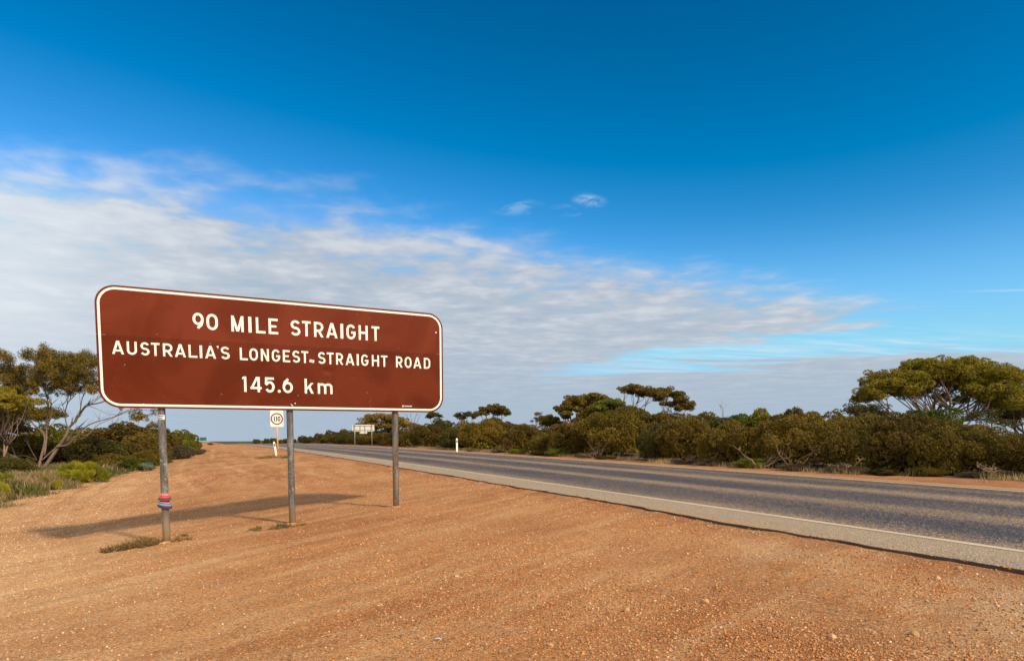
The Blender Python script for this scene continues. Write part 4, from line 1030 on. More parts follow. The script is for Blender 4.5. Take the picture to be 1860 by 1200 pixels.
for i, (px, wp, top, w, kd) in enumerate(front):
    edge = float(np.interp(px, [500, 1300, 1540, 1700, 1860], [15.1, 15.25, 15.5, 16.2, 17.0]))
    w = edge + .55 * wp * Yw(px, edge + 1) / FPX; Y = Yw(px, w)
    bush(kd, px, wp, top, Y, '%s bush, %s from the right in the front hedge row' % (TONE[kd], ORD[i]), group='bushes of the roadside hedge, front row')
back = [(1840, 130, 786, 32, 'green_a'), (1745, 130, 762, 29, 'olive_a'), (1690, 120, 736, 33, 'green_a'), (1648, 120, 748, 26, 'brown_a'), (1585, 110, 748, 26, 'olive_b'), (1530, 90, 757, 27, 'dark_a'), (1500, 110, 743, 24, 'olive_a'), (1440, 110, 741, 23.5, 'brown_a'),
        (1385, 96, 741, 24, 'gold_a'), (1335, 96, 747, 23, 'green_a'), (1275, 100, 747, 23, 'olive_b'), (1215, 96, 745, 23, 'brown_b'), (1160, 90, 738, 22.5, 'olive_b'), (1120, 90, 735, 22.5, 'dark_a'), (1060, 76, 757, 22, 'brown_a'), (1010, 70, 770, 21, 'dark_a'),
        (960, 70, 768, 21, 'brown_b'), (905, 74, 757, 21, 'brown_a'), (858, 66, 761, 21, 'olive_a'), (805, 56, 759, 21, 'dark_a'), (762, 50, 768, 21, 'brown_a'), (712, 46, 772, 21, 'dark_a'),
        (668, 46, 776, 21, 'olive_b'), (632, 42, 779, 21, 'dark_a'), (602, 38, 780, 21, 'far_olive'), (575, 34, 785, 20, 'far'), (550, 28, 790, 20, 'far_olive'), (530, 24, 794, 19, 'far')]
for i, (px, wp, top, w, kd) in enumerate(back):
    Y = Yw(px, w)
    bush(kd, px, wp, top, Y, '%s bush, %s from the right in the hedge row behind the front one' % (TONE[kd], ORD[i]), group='bushes of the roadside hedge, second row')
for ob, (px, wp, top, w, kd) in enumerate(((1975, 130, 790, 20.5, 'big_olive'), (2090, 150, 785, 21.5, 'big_brown'), (1960, 150, 770, 31, 'olive_a'), (2080, 170, 765, 31, 'olive_b'), (2230, 170, 775, 24, 'big_olive'))):
    bush(kd, px, wp, top, Yw(px, w), 'hedge bush off the right edge of the picture, %s of that group' % ORD[ob], group='hedge bushes beyond the right edge')
# the far end of the hedge, beyond the crest
for i, (px, wp, top, Y) in enumerate(((515, 26, 795.5, 128), (497, 20, 794, 140), (482, 18, 795, 150), (466, 20, 796, 160), (507, 18, 797, 118))):
    bush('far', px, wp, top, Y, 'low dark far bush, %s from the right on the horizon' % ORD[i], group='far bushes on the horizon')
bush('bright', 438, 12, 802.2, 190, 'tiny yellow green bush far off beside the road on the horizon', depth=1)

# undergrowth in front of the hedge
under = [(1365, 62, 826, 16.6, 'green_a'), (1100, 40, 822, 15.9, 'olive_a'), (1010, 46, 808, 16.0, 'green_a'), (985, 44, 812, 15.8, 'olive_b'), (940, 40, 810, 15.8, 'green_a'), (1180, 46, 835, 15.9, 'scrub'), (1240, 44, 832, 16.1, 'scrub'),
         (1290, 60, 828, 16.4, 'scrub'), (1450, 76, 838, 16.8, 'scrub'), (1530, 56, 838, 17.2, 'scrub'), (1562, 40, 842, 17.3, 'scrub'), (1690, 70, 842, 18.2, 'olive_a'), (1610, 60, 846, 17.6, 'brown_a'), (1770, 60, 852, 18.6, 'scrub'),
         (1840, 60, 850, 18.8, 'scrub'), (860, 34, 812, 15.7, 'scrub'), (905, 30, 812, 15.7, 'scrub'), (1060, 40, 826, 15.9, 'scrub'), (1135, 36, 832, 15.9, 'scrub'), (800, 24, 812, 15.7, 'olive_a')]
for i, (px, wp, top, w, kd) in enumerate(sorted(under, key=lambda a: -a[0])):
    w = float(np.interp(px, [500, 1300, 1540, 1700, 1860], [15.05, 15.15, 15.5, 16.3, 17.2]))
    bush(kd, px, wp * 1.15, top + 4, Yw(px, w), '%s shrub, %s from the right at the foot of the hedge' % (TONE[kd], ORD[i]), 'shrub', 'low shrubs at the foot of the hedge', 'shrub')

# dead branches lying in front of the hedge
def dead_branch(px, w, seed, spread, hgt, n, m, label, group):
    w = float(np.interp(px, [500, 1300, 1540, 1700, 1860], [15.05, 15.2, 15.6, 16.3, 17.2]))
    Y = Yw(px, w); X, Y, Z = P(px, Y); r = random.Random(seed)
    root = thing('dead_branch', label, 'dead branch', (X, Y, Z), 0, group)
    for i in range(n):
        a = r.uniform(-2.9, .1) if i % 2 else r.uniform(0, 6.28); L = spread * r.uniform(.5, 1); e = r.uniform(.05, 1.0) * hgt
        p0 = Vector((r.gauss(0, .12), r.gauss(0, .08), .02)); d = Vector((math.cos(a) * L, math.sin(a) * L * .5, e)); mb = MB()
        pts = [p0 + d * f + Vector((r.gauss(0, .04), r.gauss(0, .03), math.sin(f * 3) * .10 * hgt + abs(r.gauss(0, .02)))) for f in (0, .3, .6, 1)]
        mb.tube(pts, [.020, .014, .009, .003], 5)
        for j in range(5):
            q = pts[r.choice((1, 2, 3))]; dd = Vector((r.gauss(0, .3), r.gauss(0, .15), abs(r.gauss(0, .22)))) * spread * .5
            mb.tube([q, q + dd * .5 + Vector((0, 0, .04)), q + dd], [.007, .005, .002], 4)
        mb.build('branch', M[m], root)
for px, w, sd, sp, hg, n, m, lb in ((1385, 16.9, 1, 1.0, .55, 7, 'twig_pale', 'bleached dead branches fallen before the hedge beside the fresh green shrub'), (1440, 17.2, 2, 1.1, 1.3, 7, 'twig', 'grey dead branches standing fanned out under the brownish bush of the hedge'),
                          (1550, 17.2, 3, .6, .45, 5, 'twig_pale', 'small bleached branch in the dry tuft near the verge'), (1250, 16.2, 4, .9, .5, 6, 'twig', 'low dead twigs tangled under the golden olive bush'),
                          (1075, 16.1, 5, .8, .9, 6, 'twig', 'curved dead branches below the domed olive bush'), (925, 16.0, 6, .6, .6, 5, 'twig', 'thin dead twigs at the foot of the far part of the hedge'), (1800, 19.3, 7, .8, .35, 6, 'twig_pale', 'pale dead sticks on the verge at the right edge')):
    dead_branch(px, w, sd, sp, hg, n, m, lb, 'dead branches before the hedge')

# ---- trees
def tree(name, label, base, clusters, leafmat, barkmat, nstem=6, leaves=900, ln=.13, wd=.035, r0=.11, seed=0, flat=.55, droop=.3, group=None, forks=.42, spread=.25, extra=None, jit=.12):
    """base: world point. clusters: (world point, radius). Stems fan from the base and fork into every leaf cluster."""
    rng = np.random.default_rng(seed); rnd = random.Random(seed)
    base = Vector(base); root = thing(name, label, 'tree', base, 0, group)
    cl = [(Vector(p) - base, r) for p, r in clusters]
    pts = []; al = []
    for c, r in cl:
        n = int(leaves * (r / max(q for _, q in cl)) ** 2) + 60
        sub = [np.array(c) + np.array([rng.normal() * r * .45, rng.normal() * r * .45, rng.normal() * r * flat * .35 ]) for _ in range(8)]
        for sp in sub:
            d = unit(rng, n // 8); d[:, 2] = d[:, 2] * .9 + .12
            tips = unit(rng, 12); g = (rng.random(len(d)) * .55)[:, None]; dd = d * (1 - g) + tips[np.argmax(d @ tips.T, 1)] * g
            rr = r * .52 * (0.72 + .38 * rng.random(len(d)) ** .5)[:, None]
            pts.append(sp + dd * rr * np.array([1, 1, flat])); a = dd * .5 + unit(rng, len(d)) * .7 + np.array([0, 0, -droop]); al.append(a / np.linalg.norm(a, axis=1)[:, None])
    V = leaf_arrays(np.concatenate(pts), np.concatenate(al), ln, wd, rng)
    add('crown', mesh_np('crown', V, quads(len(V) // 4), M[leafmat]), root)
    # group clusters by direction from the base into stems
    ctr = sum((c for c, _ in cl), Vector()) / len(cl)
    order = sorted(range(len(cl)), key=lambda i: math.atan2(cl[i][0].z, (cl[i][0].x)) + 0.0 * cl[i][0].y)
    per = max(1, math.ceil(len(cl) / nstem))
    for s in range(0, len(order), per):
        idx = order[s:s + per]; g = sum((cl[i][0] for i in idx), Vector()) / len(idx)
        b = Vector((rnd.gauss(0, spread * .35), rnd.gauss(0, spread * .35), -.15))
        k = forks + rnd.uniform(-.06, .10); fork = Vector((g.x * k + b.x, g.y * k + b.y, max(g.z, .8) * (k + .06)))
        mid = (b + fork) / 2 + Vector((rnd.gauss(0, jit), rnd.gauss(0, jit), 0)) * fork.length * .5 - Vector((g.x, g.y, 0)) * .03
        mb = MB(); mb.tube([b, b * .75 + mid * .25 + Vector((0, 0, .05)), mid, fork], [r0 * 1.15, r0, r0 * .85, r0 * .62], 8)
        for i in idx:
            c, r = cl[i]; L = (c - fork).length
            m1 = fork.lerp(c, .35) + Vector((rnd.gauss(0, jit * .5), rnd.gauss(0, jit * .5), rnd.gauss(0, .03))) * L + Vector((0, 0, -.05 * L)); m2 = fork.lerp(c, .7) + Vector((rnd.gauss(0, jit * .3), rnd.gauss(0, jit * .3), .03)) * L
            mb.tube([fork, m1, m2, c], [r0 * .52, r0 * .38, r0 * .26, r0 * .10], 6)
            for j in range(4):
                e = c + Vector((rnd.gauss(0, r * .5), rnd.gauss(0, r * .5), rnd.uniform(-.1, .3) * r)); st = m2.lerp(c, rnd.random() * .5)
                mb.tube([st, st.lerp(e, .5) + Vector((rnd.gauss(0, .05), 0, -.04)), e], [r0 * .16, r0 * .11, r0 * .05], 4)
        mb.build('trunk', M[barkmat], root, True)
    return root

def px_clusters(lst, Y, dj, seed, rep=2):
    """(px, py, radius in photograph pixels) -> world clusters spread in depth around Y"""
    r = random.Random(seed); out = []
    for px, py, rp in lst:
        for k in range(rep):
            yy = Y + r.uniform(-dj, dj)
            p = at(px, py, Y); p.x += (yy - Y) * .0 + r.gauss(0, rp * .18 * Y / FPX); p.y = yy; p.z += r.gauss(0, rp * .10 * Y / FPX)
            out.append((p, rp * 1.28 * Y / FPX))
    return out

# T1: the spreading tree at the right
Y = 45.0
big = [(1572, 712, 15), (1590, 698, 17), (1612, 690, 18), (1640, 684, 19), (1665, 674, 19), (1690, 663, 19), (1715, 660, 19), (1742, 664, 19), (1770, 666, 20), (1798, 669, 20), (1825, 677, 20), (1850, 684, 20),
       (1565, 722, 12), (1598, 718, 14), (1620, 712, 15), (1650, 708, 15), (1672, 713, 13), (1690, 702, 16), (1700, 688, 18), (1735, 690, 19), (1765, 695, 19), (1790, 700, 19), (1815, 705, 20), (1775, 715, 17), (1800, 722, 17), (1825, 720, 18), (1668, 692, 15), (1745, 706, 14), (1760, 722, 14), (1782, 730, 14), (1805, 737, 14), (1740, 718, 12), (1630, 700, 15), (1725, 676, 18), (1758, 682, 18), (1790, 684, 18), (1650, 672, 14), (1675, 664, 14), (1615, 680, 13)]
bx, by, bz = P(1700, Y)
tree('spreading_tree', 'large spreading golden green gum tree rising behind the hedge at the right', (bx, by, bz), px_clusters(big, Y, 2.2, 3), 'leaf_gold', 'bark', nstem=9, leaves=3000, ln=.15, wd=.048, r0=.10, seed=21, flat=.66, forks=.40, spread=1.6)
b2 = [(1868, 700, 22), (1850, 715, 18), (1880, 720, 20), (1845, 738, 16), (1868, 740, 20), (1838, 752, 14), (1858, 760, 16), (1895, 690, 22), (1900, 735, 22), (1822, 742, 12)]
tree('brown_gum_tree', 'brownish gum tree cut by the right edge behind the spreading tree', P(1872, 48), px_clusters(b2, 48, 1.6, 4), 'leaf_rust', 'bark', nstem=5, leaves=2200, ln=.16, wd=.045, seed=22, spread=1.0)
b3 = [(1562, 738, 13), (1580, 742, 13), (1553, 747, 10), (1592, 750, 10), (1572, 752, 12)]
tree('dark_small_tree', 'small dark green tree under the left end of the spreading crown', P(1574, 43), px_clusters(b3, 43, 1.0, 5), 'leaf_dark', 'bark_dark', nstem=4, leaves=900, ln=.12, wd=.04, r0=.07, seed=23)
b4 = [(1835, 768, 12), (1800, 764, 12), (1780, 755, 11), (1810, 750, 10)]
tree('olive_small_tree', 'small grey olive tree showing between the spreading tree and the hedge', P(1808, 40), px_clusters(b4, 40, 1.0, 6), 'leaf_dark', 'twig_pale', nstem=4, leaves=500, ln=.12, wd=.03, r0=.06, seed=24)
# T2: two umbrella gums on the skyline
Y = 60.0
u1 = [(px_, py_ + 5, r_ - 1) for px_, py_, r_ in [(1133, 704, 9), (1145, 700, 10), (1158, 701, 10), (1172, 704, 10), (1185, 708, 10), (1195, 713, 9), (1150, 706, 8), (1166, 709, 8), (1178, 712, 8)]]
tree('umbrella_gum', 'tall umbrella shaped gum with a flat rusty crown on bare stems above the hedge', P(1158, Y), px_clusters(u1, Y, 1.4, 7), 'leaf_rust', 'bark', nstem=7, leaves=1500, ln=.15, wd=.05, r0=.05, seed=25, forks=.62, flat=.6, spread=1.3)
u2 = [(1200, 712, 9), (1212, 712, 10), (1224, 719, 10), (1236, 727, 10), (1246, 735, 9), (1250, 740, 7), (1206, 722, 8), (1222, 733, 8), (1236, 741, 7), (1203, 733, 6)]
tree('umbrella_gum', 'lower umbrella gum, right of the pair, its crown sloping down to the right', P(1212, Y), px_clusters(u2, Y + 1, 1.4, 8), 'leaf_rust', 'bark', nstem=6, leaves=1500, ln=.15, wd=.05, r0=.05, seed=26, forks=.6, flat=.6, spread=1.2)
# T3
Y = 45.0
u3 = [(1022, 742, 9), (1032, 735, 11), (1046, 729, 12), (1062, 726, 12), (1078, 725, 12), (1094, 728, 12), (1110, 731, 11), (1030, 750, 8), (1045, 742, 11), (1060, 738, 12), (1078, 737, 12), (1095, 738, 11), (1028, 757, 6), (1075, 750, 12), (1092, 750, 12), (1108, 744, 12), (1122, 742, 10), (1138, 743, 9), (1062, 754, 10)]
tree('domed_gum', 'olive green gum with a broad domed crown left of the umbrella gums', P(1048, Y), px_clusters(u3, Y, 1.6, 9), 'leaf_olive', 'bark', nstem=6, leaves=2200, ln=.13, wd=.05, r0=.07, seed=27, forks=.55)
u3b = [(1098, 734, 9), (1110, 732, 9), (1122, 735, 8), (1088, 739, 8)]
tree('fresh_green_tree', 'small fresh green crown between the domed gum and the umbrella gums', P(1106, 43), px_clusters(u3b, 43, 1.0, 19), 'leaf_green', 'bark', nstem=3, leaves=900, ln=.12, wd=.045, r0=.06, seed=37)
Y = 58.0
u4 = [(872, 750, 6), (880, 745, 7), (890, 742, 7.5), (901, 741, 8), (912, 744, 7), (920, 750, 6), (896, 746, 7), (908, 749, 6), (882, 750, 5)]
tree('umbrella_gum', 'small neat umbrella gum above the hedge left of the domed gum', P(896, Y), px_clusters(u4, Y, 1.0, 10), 'leaf_olive', 'bark', nstem=5, leaves=1300, ln=.13, wd=.055, r0=.05, seed=28, forks=.6, flat=.6)
u5 = [(835, 754, 6), (848, 752, 7), (860, 755, 6), (842, 758, 5)]
tree('low_umbrella_gum', 'low flat crowned gum just above the hedge left of the neat umbrella gum', P(850, 58), px_clusters(u5, 58, .8, 11), 'leaf_dark', 'bark', nstem=4, leaves=650, ln=.13, wd=.05, r0=.045, seed=29)
u6 = [(985, 760, 7), (996, 758, 8), (1006, 762, 8), (990, 766, 8), (1014, 768, 6), (1002, 769, 8)]
tree('small_domed_gum', 'small dark domed gum in the dip of the hedge line', P(998, 48), px_clusters(u6, 48, 1.0, 12), 'leaf_rust', 'bark', nstem=4, leaves=900, ln=.12, wd=.045, r0=.055, seed=30)
u7 = [(781, 756, 5), (789, 753, 6), (797, 755, 5)]
tree('tiny_umbrella_gum', 'tiny umbrella gum showing under the right end of the big sign', P(789, 62), px_clusters(u7, 62, .7, 13), 'leaf_dark', 'bark', nstem=4, leaves=600, ln=.12, wd=.05, r0=.04, seed=31, forks=.65)
u8 = [(662, 772, 8), (672, 765, 10), (686, 760, 11), (700, 758, 11), (714, 760, 10), (727, 766, 10), (680, 772, 11), (700, 770, 12), (716, 774, 11), (740, 772, 9), (655, 778, 7)]
tree('dark_domed_tree', 'dark rusty dome of a tree behind the blank sign back across the road', P(698, 78), px_clusters(u8, 78, 2.0, 14), 'leaf_rust', 'bark_dark', nstem=5, leaves=1300, ln=.2, wd=.08, r0=.09, seed=32)

def dead_tree(px, Y, tops, m, label, seed, r0=.03, name='dead_tree'):
    b = Vector(P(px, Y)); root = thing(name, label, 'dead tree', b, 0, None); r = random.Random(seed)
    for tx, ty, fx, fy in tops:
        e = at(tx, ty, Y + r.uniform(-.5, .5)) - b; f = at(fx, fy, Y) - b; mb = MB()
        mb.tube([(0, 0, -.1), f * .5 + Vector((r.gauss(0, .08), 0, 0)), f, f.lerp(e, .5) + Vector((r.gauss(0, .05), 0, 0)), e], [r0, r0 * .85, r0 * .65, r0 * .45, r0 * .2], 5)
        for j in range(3):
            q = f.lerp(e, r.uniform(.1, .8)); mb.tube([q, q + Vector((r.gauss(0, .25), r.gauss(0, .1), r.uniform(.2, .5)))], [r0 * .3, r0 * .1], 4)
        mb.build('branch', M[m], root)
dead_tree(752, 60, [(733, 750, 745, 764), (746, 749, 748, 765), (757, 750, 753, 764), (764, 752, 758, 765)], 'bark_dark', 'bare dead tree with thin upright sticks right of the right sign post', 41)
dead_tree(1310, 34, [(1303, 729, 1312, 745), (1306, 734, 1314, 746)], 'twig_pale', 'single bare grey stick poking above the hedge skyline', 42, .02)
def thin_tree():
    b4_ = [(972, 752, 5), (978, 751, 5), (966, 764, 3), (982, 758, 4), (974, 759, 4)]
    tree('sparse_sapling', 'sparse grey sapling with see through crown in the dip of the hedge line', P(974, 47), px_clusters(b4_, 47, .4, 15, 1), 'scrub', 'twig_pale', nstem=3, leaves=260, ln=.10, wd=.02, r0=.03, seed=33, forks=.6)
thin_tree()

# ---- left side: the mallee gum with open branching, written out branch by branch
def mallee():
    Yt = 31.0; bx, by, bz = P(78, Yt); b = Vector((bx, by, bz))
    root = thing('mallee_gum', 'open branched mallee gum with bare grey limbs left of the big sign', 'tree', b)
    def c2(x, y): return x / 3.5286, y / 3.5286 + 600
    def pt(x, y, dy=0.0):
        q = at(*c2(x, y), Yt); return q + Vector((0, dy, 0)) - b
    limbs = [
        ([(270, 905), (320, 830), (370, 750), (425, 680), (445, 620), (480, 590), (520, 520), (560, 480), (640, 462), (720, 430)], .20, .05, 0),
        ([(335, 800), (370, 745), (440, 735), (500, 690), (560, 630), (640, 590), (720, 570), (800, 545), (870, 520), (945, 545), (990, 590)], .10, .02, -.5),
        ([(245, 890), (262, 800), (278, 710), (262, 655), (215, 620), (165, 580), (135, 520), (110, 470), (60, 430)], .15, .04, .3),
        ([(285, 800), (290, 700), (287, 620), (292, 500), (275, 420), (262, 370), (235, 320), (210, 270)], .10, .03, .2),
        ([(255, 885), (200, 862), (130, 810), (95, 782), (40, 740), (0, 690), (-60, 640)], .12, .05, -.6),
        ([(440, 640), (415, 590), (395, 530), (402, 460), (430, 410), (440, 350)], .08, .025, .4),
        ([(285, 640), (310, 590), (345, 540), (352, 460), (330, 400), (325, 340)], .07, .02, -.3),
        ([(480, 590), (500, 520), (492, 430), (510, 360), (500, 280)], .07, .02, .5),
        ([(265, 835), (330, 765), (395, 715), (435, 650)], .07, .05, .25),
        ([(450, 700), (520, 690), (560, 650), (600, 600), (680, 560), (780, 500), (860, 505), (920, 520)], .05, .015, .6),
        ([(165, 580), (170, 500), (180, 420), (160, 340), (130, 260)], .07, .02, -.2),
        ([(135, 520), (60, 500), (0, 470)], .05, .02, .2), ([(402, 480), (450, 440), (470, 380), (560, 300)], .045, .015, -.3),
        ([(540, 500), (600, 450), (680, 380), (720, 300)], .05, .015, .2), ([(500, 545), (570, 480), (660, 440), (760, 400)], .04, .012, -.5),
        ([(352, 490), (385, 500), (420, 540)], .03, .02, 0), ([(292, 520), (330, 490), (350, 470)], .03, .02, -.1), ([(240, 830), (218, 760), (213, 700), (235, 670)], .03, .008, -.4), ([(240, 832), (180, 800), (150, 805)], .025, .008, -.3),
        ([(560, 480), (600, 500), (640, 530), (700, 540)], .03, .01, .4), ([(720, 570), (760, 600), (830, 560)], .025, .008, -.5), ([(640, 590), (600, 560), (570, 575)], .025, .01, .5)]
    rnd = random.Random(5)
    for path, r0, r1, dy in limbs:
        n = len(path); pts = []
        for i, (x, y) in enumerate(path):
            f = i / (n - 1); pts.append(pt(x, y, dy * f * 1.6 + rnd.gauss(0, .03)))
        fine = []
        for i in range(n - 1):            # smooth through the points
            p0, p1, p2, p3 = pts[max(i - 1, 0)], pts[i], pts[i + 1], pts[min(i + 2, n - 1)]
            for k in range(3):
                t = k / 3; fine.append(.5 * ((2 * p1) + (p2 - p0) * t + (2 * p0 - 5 * p1 + 4 * p2 - p3) * t * t + (3 * p1 - p0 - 3 * p2 + p3) * t ** 3))
        fine.append(pts[-1]); m_ = len(fine)
        mb = MB(); mb.tube(fine, [(r0 + (r1 - r0) * (i / (m_ - 1)) ** .8) * .46 for i in range(m_)], 8)
        for j in range(7):                # side twigs
            i0 = rnd.randrange(m_ // 3, m_); q = fine[i0]; d = (fine[min(i0 + 1, m_ - 1)] - fine[i0 - 1]).normalized()
            e = q + d * rnd.uniform(.2, .55) + Vector((rnd.gauss(0, .22), rnd.gauss(0, .2), rnd.uniform(0, .4)))
            mb.tube([q, q.lerp(e, .5) + Vector((0, 0, .03)), e], [r1 * .55, r1 * .4, .004], 4)
        mb.build('limb', M['bark'], root, True)
    cl = [(150, 190, 62), (200, 170, 50), (250, 160, 52), (300, 165, 55), (350, 170, 55), (400, 165, 52), (450, 180, 50), (500, 190, 50), (560, 180, 55), (620, 190, 60), (690, 190, 55), (130, 240, 60), (80, 250, 60), (40, 280, 55), (185, 260, 60), (230, 230, 60),
          (280, 225, 60), (340, 230, 62), (400, 230, 60), (455, 250, 60), (520, 250, 60), (570, 270, 55), (640, 270, 60), (700, 260, 55), (330, 310, 52), (380, 330, 50), (430, 300, 55), (480, 320, 52), (540, 330, 50), (600, 350, 45), (650, 370, 45),
          (130, 310, 62), (175, 330, 55), (90, 330, 60), (160, 380, 48), (60, 340, 50), (30, 400, 58), (80, 430, 52), (110, 470, 42), (20, 470, 55), (-40, 380, 60), (-30, 300, 60), (0, 270, 50), (300, 340, 40), (360, 370, 40), (420, 370, 38), (470, 370, 34), (520, 380, 34), (750, 330, 50), (780, 260, 50),
          (130, 390, 42), (195, 370, 35), (975, 560, 34), (990, 600, 26), (960, 520, 24), (840, 508, 18), (1005, 570, 22), (310, 420, 22), (350, 400, 26), (-40, 450, 50)]
    rng = np.random.default_rng(77); pts = []; al = []
    for x, y, r in cl:
        for k in range(2):
            c = np.array(pt(x + rng.normal() * 6, y + rng.normal() * 5, rng.uniform(-1.5, 1.5))); rr = 1.22 * r / 3.5286 * Yt / FPX
            n = int(1000 * (r / 60) ** 2)
            for s_ in range(5):
                sp = c + rng.normal(size=3) * rr * np.array([.45, .45, .34]); d = unit(rng, n // 5)
                pts.append(sp + d * rr * .48 * (rng.random((n // 5, 1)) ** .45)); a = d * .35 + unit(rng, n // 5) * .6 + np.array([0, 0, -.35]); al.append(a / np.linalg.norm(a, axis=1)[:, None])
    V = leaf_arrays(np.concatenate(pts), np.concatenate(al), .105, .026, rng)
    add('crown', mesh_np('crown', V, quads(len(V) // 4), M['leaf_rust']), root)
mallee()
# yellow green gum crowding in from the left edge
lf = [(8, 712, 15), (22, 722, 16), (34, 728, 12), (5, 735, 17), (22, 742, 14), (38, 738, 8), (-12, 720, 18), (-15, 745, 18), (8, 752, 12)]
tree('yellow_gum', 'yellow green gum crown entering at the left edge beside the mallee gum', P(-10, 28.5), px_clusters(lf, 28.5, 1.0, 16), 'leaf_gold', 'bark', nstem=3, leaves=1900, ln=.10, wd=.026, r0=.05, seed=51)
lf2 = [(8, 760, 15), (22, 768, 13), (0, 772, 15), (30, 776, 10), (12, 780, 14), (-10, 765, 16)]
tree('dark_gum', 'dark brown leaved gum low behind the left edge', P(5, 34), px_clusters(lf2, 34, 1.0, 17), 'leaf_brown', 'bark_dark', nstem=3, leaves=1100, ln=.12, wd=.04, r0=.07, seed=52)
lf3 = [(60, 757, 8), (68, 749, 9), (78, 745, 10), (88, 748, 9), (97, 755, 8), (70, 757, 9), (85, 758, 9)]
tree('round_headed_tree', 'small round headed olive tree seen through the limbs of the mallee gum', P(80, 44), px_clusters(lf3, 44, .8, 18), 'leaf_olive', 'bark', nstem=5, leaves=1200, ln=.10, wd=.035, r0=.05, seed=53, forks=.62, flat=.7)

left = [
    ('gold_a', 100, 110, 769, 40, 'golden olive bush behind the trunks of the mallee gum'), ('olive_a', 30, 110, 779, 34.5, 'broad olive bush behind the left running limb of the mallee gum'),
    ('brown_a', 232, 150, 766, 40.5, 'biggest rusty brown bush on the left, seen below the left end of the sign'), ('dark_a', 172, 84, 792, 35, 'very dark bush low in front of the biggest brown bush'), ('olive_b', 150, 80, 775, 42, 'olive bush between the mallee gum and the biggest brown bush'),
    ('brown_b', 262, 66, 785, 38, 'brown bush left of the left sign post'), ('gold_a', 331, 62, 779.5, 50, 'golden green domed bush right of the left sign post'), ('brown_a', 308, 46, 789, 47, 'rusty bush just right of the left sign post'),
    ('green_a', 341, 32, 797, 46, 'fresh green bush in front of the golden domed bush'), ('dark_a', 14, 70, 827, 27.5, 'dark blue green bush low at the left edge'), ('dark_a', 60, 60, 808, 36, 'dark bush behind the foot of the mallee gum'),
    ('dark_a', 120, 80, 800, 37, 'shadowy bush right of the foot of the mallee gum'), ('olive_a', 270, 60, 812, 36, 'low olive bush at the edge of the dirt left of the left post'), ('brown_a', 300, 50, 810, 42, 'low brown bush behind the left post near the dirt'),
    ('green_a', 248, 50, 830, 32.5, 'low green bush in the grass left of the left post'), ('grey', 266, 32, 838, 31.5, 'little grey green shrub at the edge of the grass'), ('olive_b', 205, 60, 822, 34, 'olive shrub between the bright shrubs and the brown bush'),
    ('brown_b', -40, 120, 800, 33, 'brown bush cut by the left edge')]
for kd, px, wp, top, Y, lb in left: bush(kd, px, wp, top, Y, lb, group='bushes along the left of the dirt')
for px, wp, top, Y, lb in ((138, 76, 834, 24.8, 'biggest bright yellow green spiky shrub in the grass right of the mallee gum'), (185, 26, 846, 25.2, 'small bright green shrub touching the right side of the biggest bright shrub'),
                           (6, 34, 854, 21.6, 'bright green shrub at the left edge of the photo'), (-4, 30, 873, 19.2, 'yellow green shrub low at the left edge, nearest the dirt'), (75, 28, 863, 23.5, 'faint green shrub in the grass below the mallee gum'), (100, 18, 869, 22.3, 'smallest yellow green shrub in the grass left of the biggest bright shrub')):
    bush('bright', px, wp, top, Y, lb, 'shrub', 'bright shrubs in the left grass', 'shrub')
for px, wp, top, Y, lb in ((330, 54, 808, 42, 'purplish brown dry scrub below the golden domed bush'), (355, 40, 812, 47, 'low brown dry scrub reaching out over the dirt'), (300, 36, 822, 37.5, 'dry scrub right behind the left sign post'), (368, 24, 816, 52, 'flat dry scrub at the tip of the left vegetation'),
                           (358, 16, 801, 92, 'small dark scrub under the green sign'), (381, 14, 803.5, 100, 'tiny dark scrub right of the green sign on the horizon')):
    bush('scrub', px, wp, top, Y, lb, 'scrub', 'dry scrub along the left edge of the dirt', 'dry_scrub')

# tufts round posts
def tuft(px, py, wpx, hpx, label, m, seed, n=420, sx=1.0, name='weed_tuft', grp='weed tufts on the dirt'):
    X, Y = onground(px, py); k = Y / FPX; rng = np.random.default_rng(seed)
    root_z = gz(X, Y)
    a = rng.random(n) * 6.283; r = rng.random(n) ** .6; bx = r * np.cos(a) * wpx * k * .5; by = r * np.sin(a) * wpx * k * .5 * sx
    by += bx * .25
    wx = X + bx; wy = Y + by; keep = (fbm(bx * 11 + 3, by * 11, 2, seed) > .0); bx, by, wx, wy = bx[keep], by[keep], wx[keep], wy[keep]; n = len(bx)
    bz = height(wx, wy) - root_z
    L = hpx * k * (0.35 + .65 * rng.random(n)) * (1 - .5 * r[keep]); d = unit(rng, n); d[:, 2] = np.abs(d[:, 2]) + .35; d /= np.linalg.norm(d, axis=1)[:, None]
    p = np.stack([bx, by, bz], 1); side = np.cross(d, unit(rng, n)); side /= np.linalg.norm(side, axis=1)[:, None]; w_ = .0045 + .004 * rng.random(n)
    V = [p - side * w_[:, None], p + side * w_[:, None], p + d * L[:, None] * .6 + side * w_[:, None] * .7, p + d * L[:, None]]
    V = np.stack(V, 1).reshape(-1, 3)
    # small leaves on the stems
    q = np.repeat(p, 3, 0) + np.repeat(d * L[:, None], 3, 0) * rng.random((n * 3, 1)); V2 = leaf_arrays(q, unit(rng, n * 3), .022, .009, rng)
    V = np.concatenate([V, V2])
    o = add(name, mesh_np(name, V, quads(len(V) // 4), M[m]), None, (X, Y, root_z)); tag(o, label, 'weeds', grp)
tuft(244, 994, 104, 26, 'brown dry weeds spread on the dirt left of the left sign post', 'weed', 1, 1500, .5)
tuft(324, 982, 42, 18, 'small weed tuft right beside the foot of the left sign post', 'weed', 2, 260, .6)
tuft(333, 974, 16, 8, 'tiny weed patch behind the tuft at the left post', 'scrub', 3, 90, .6)
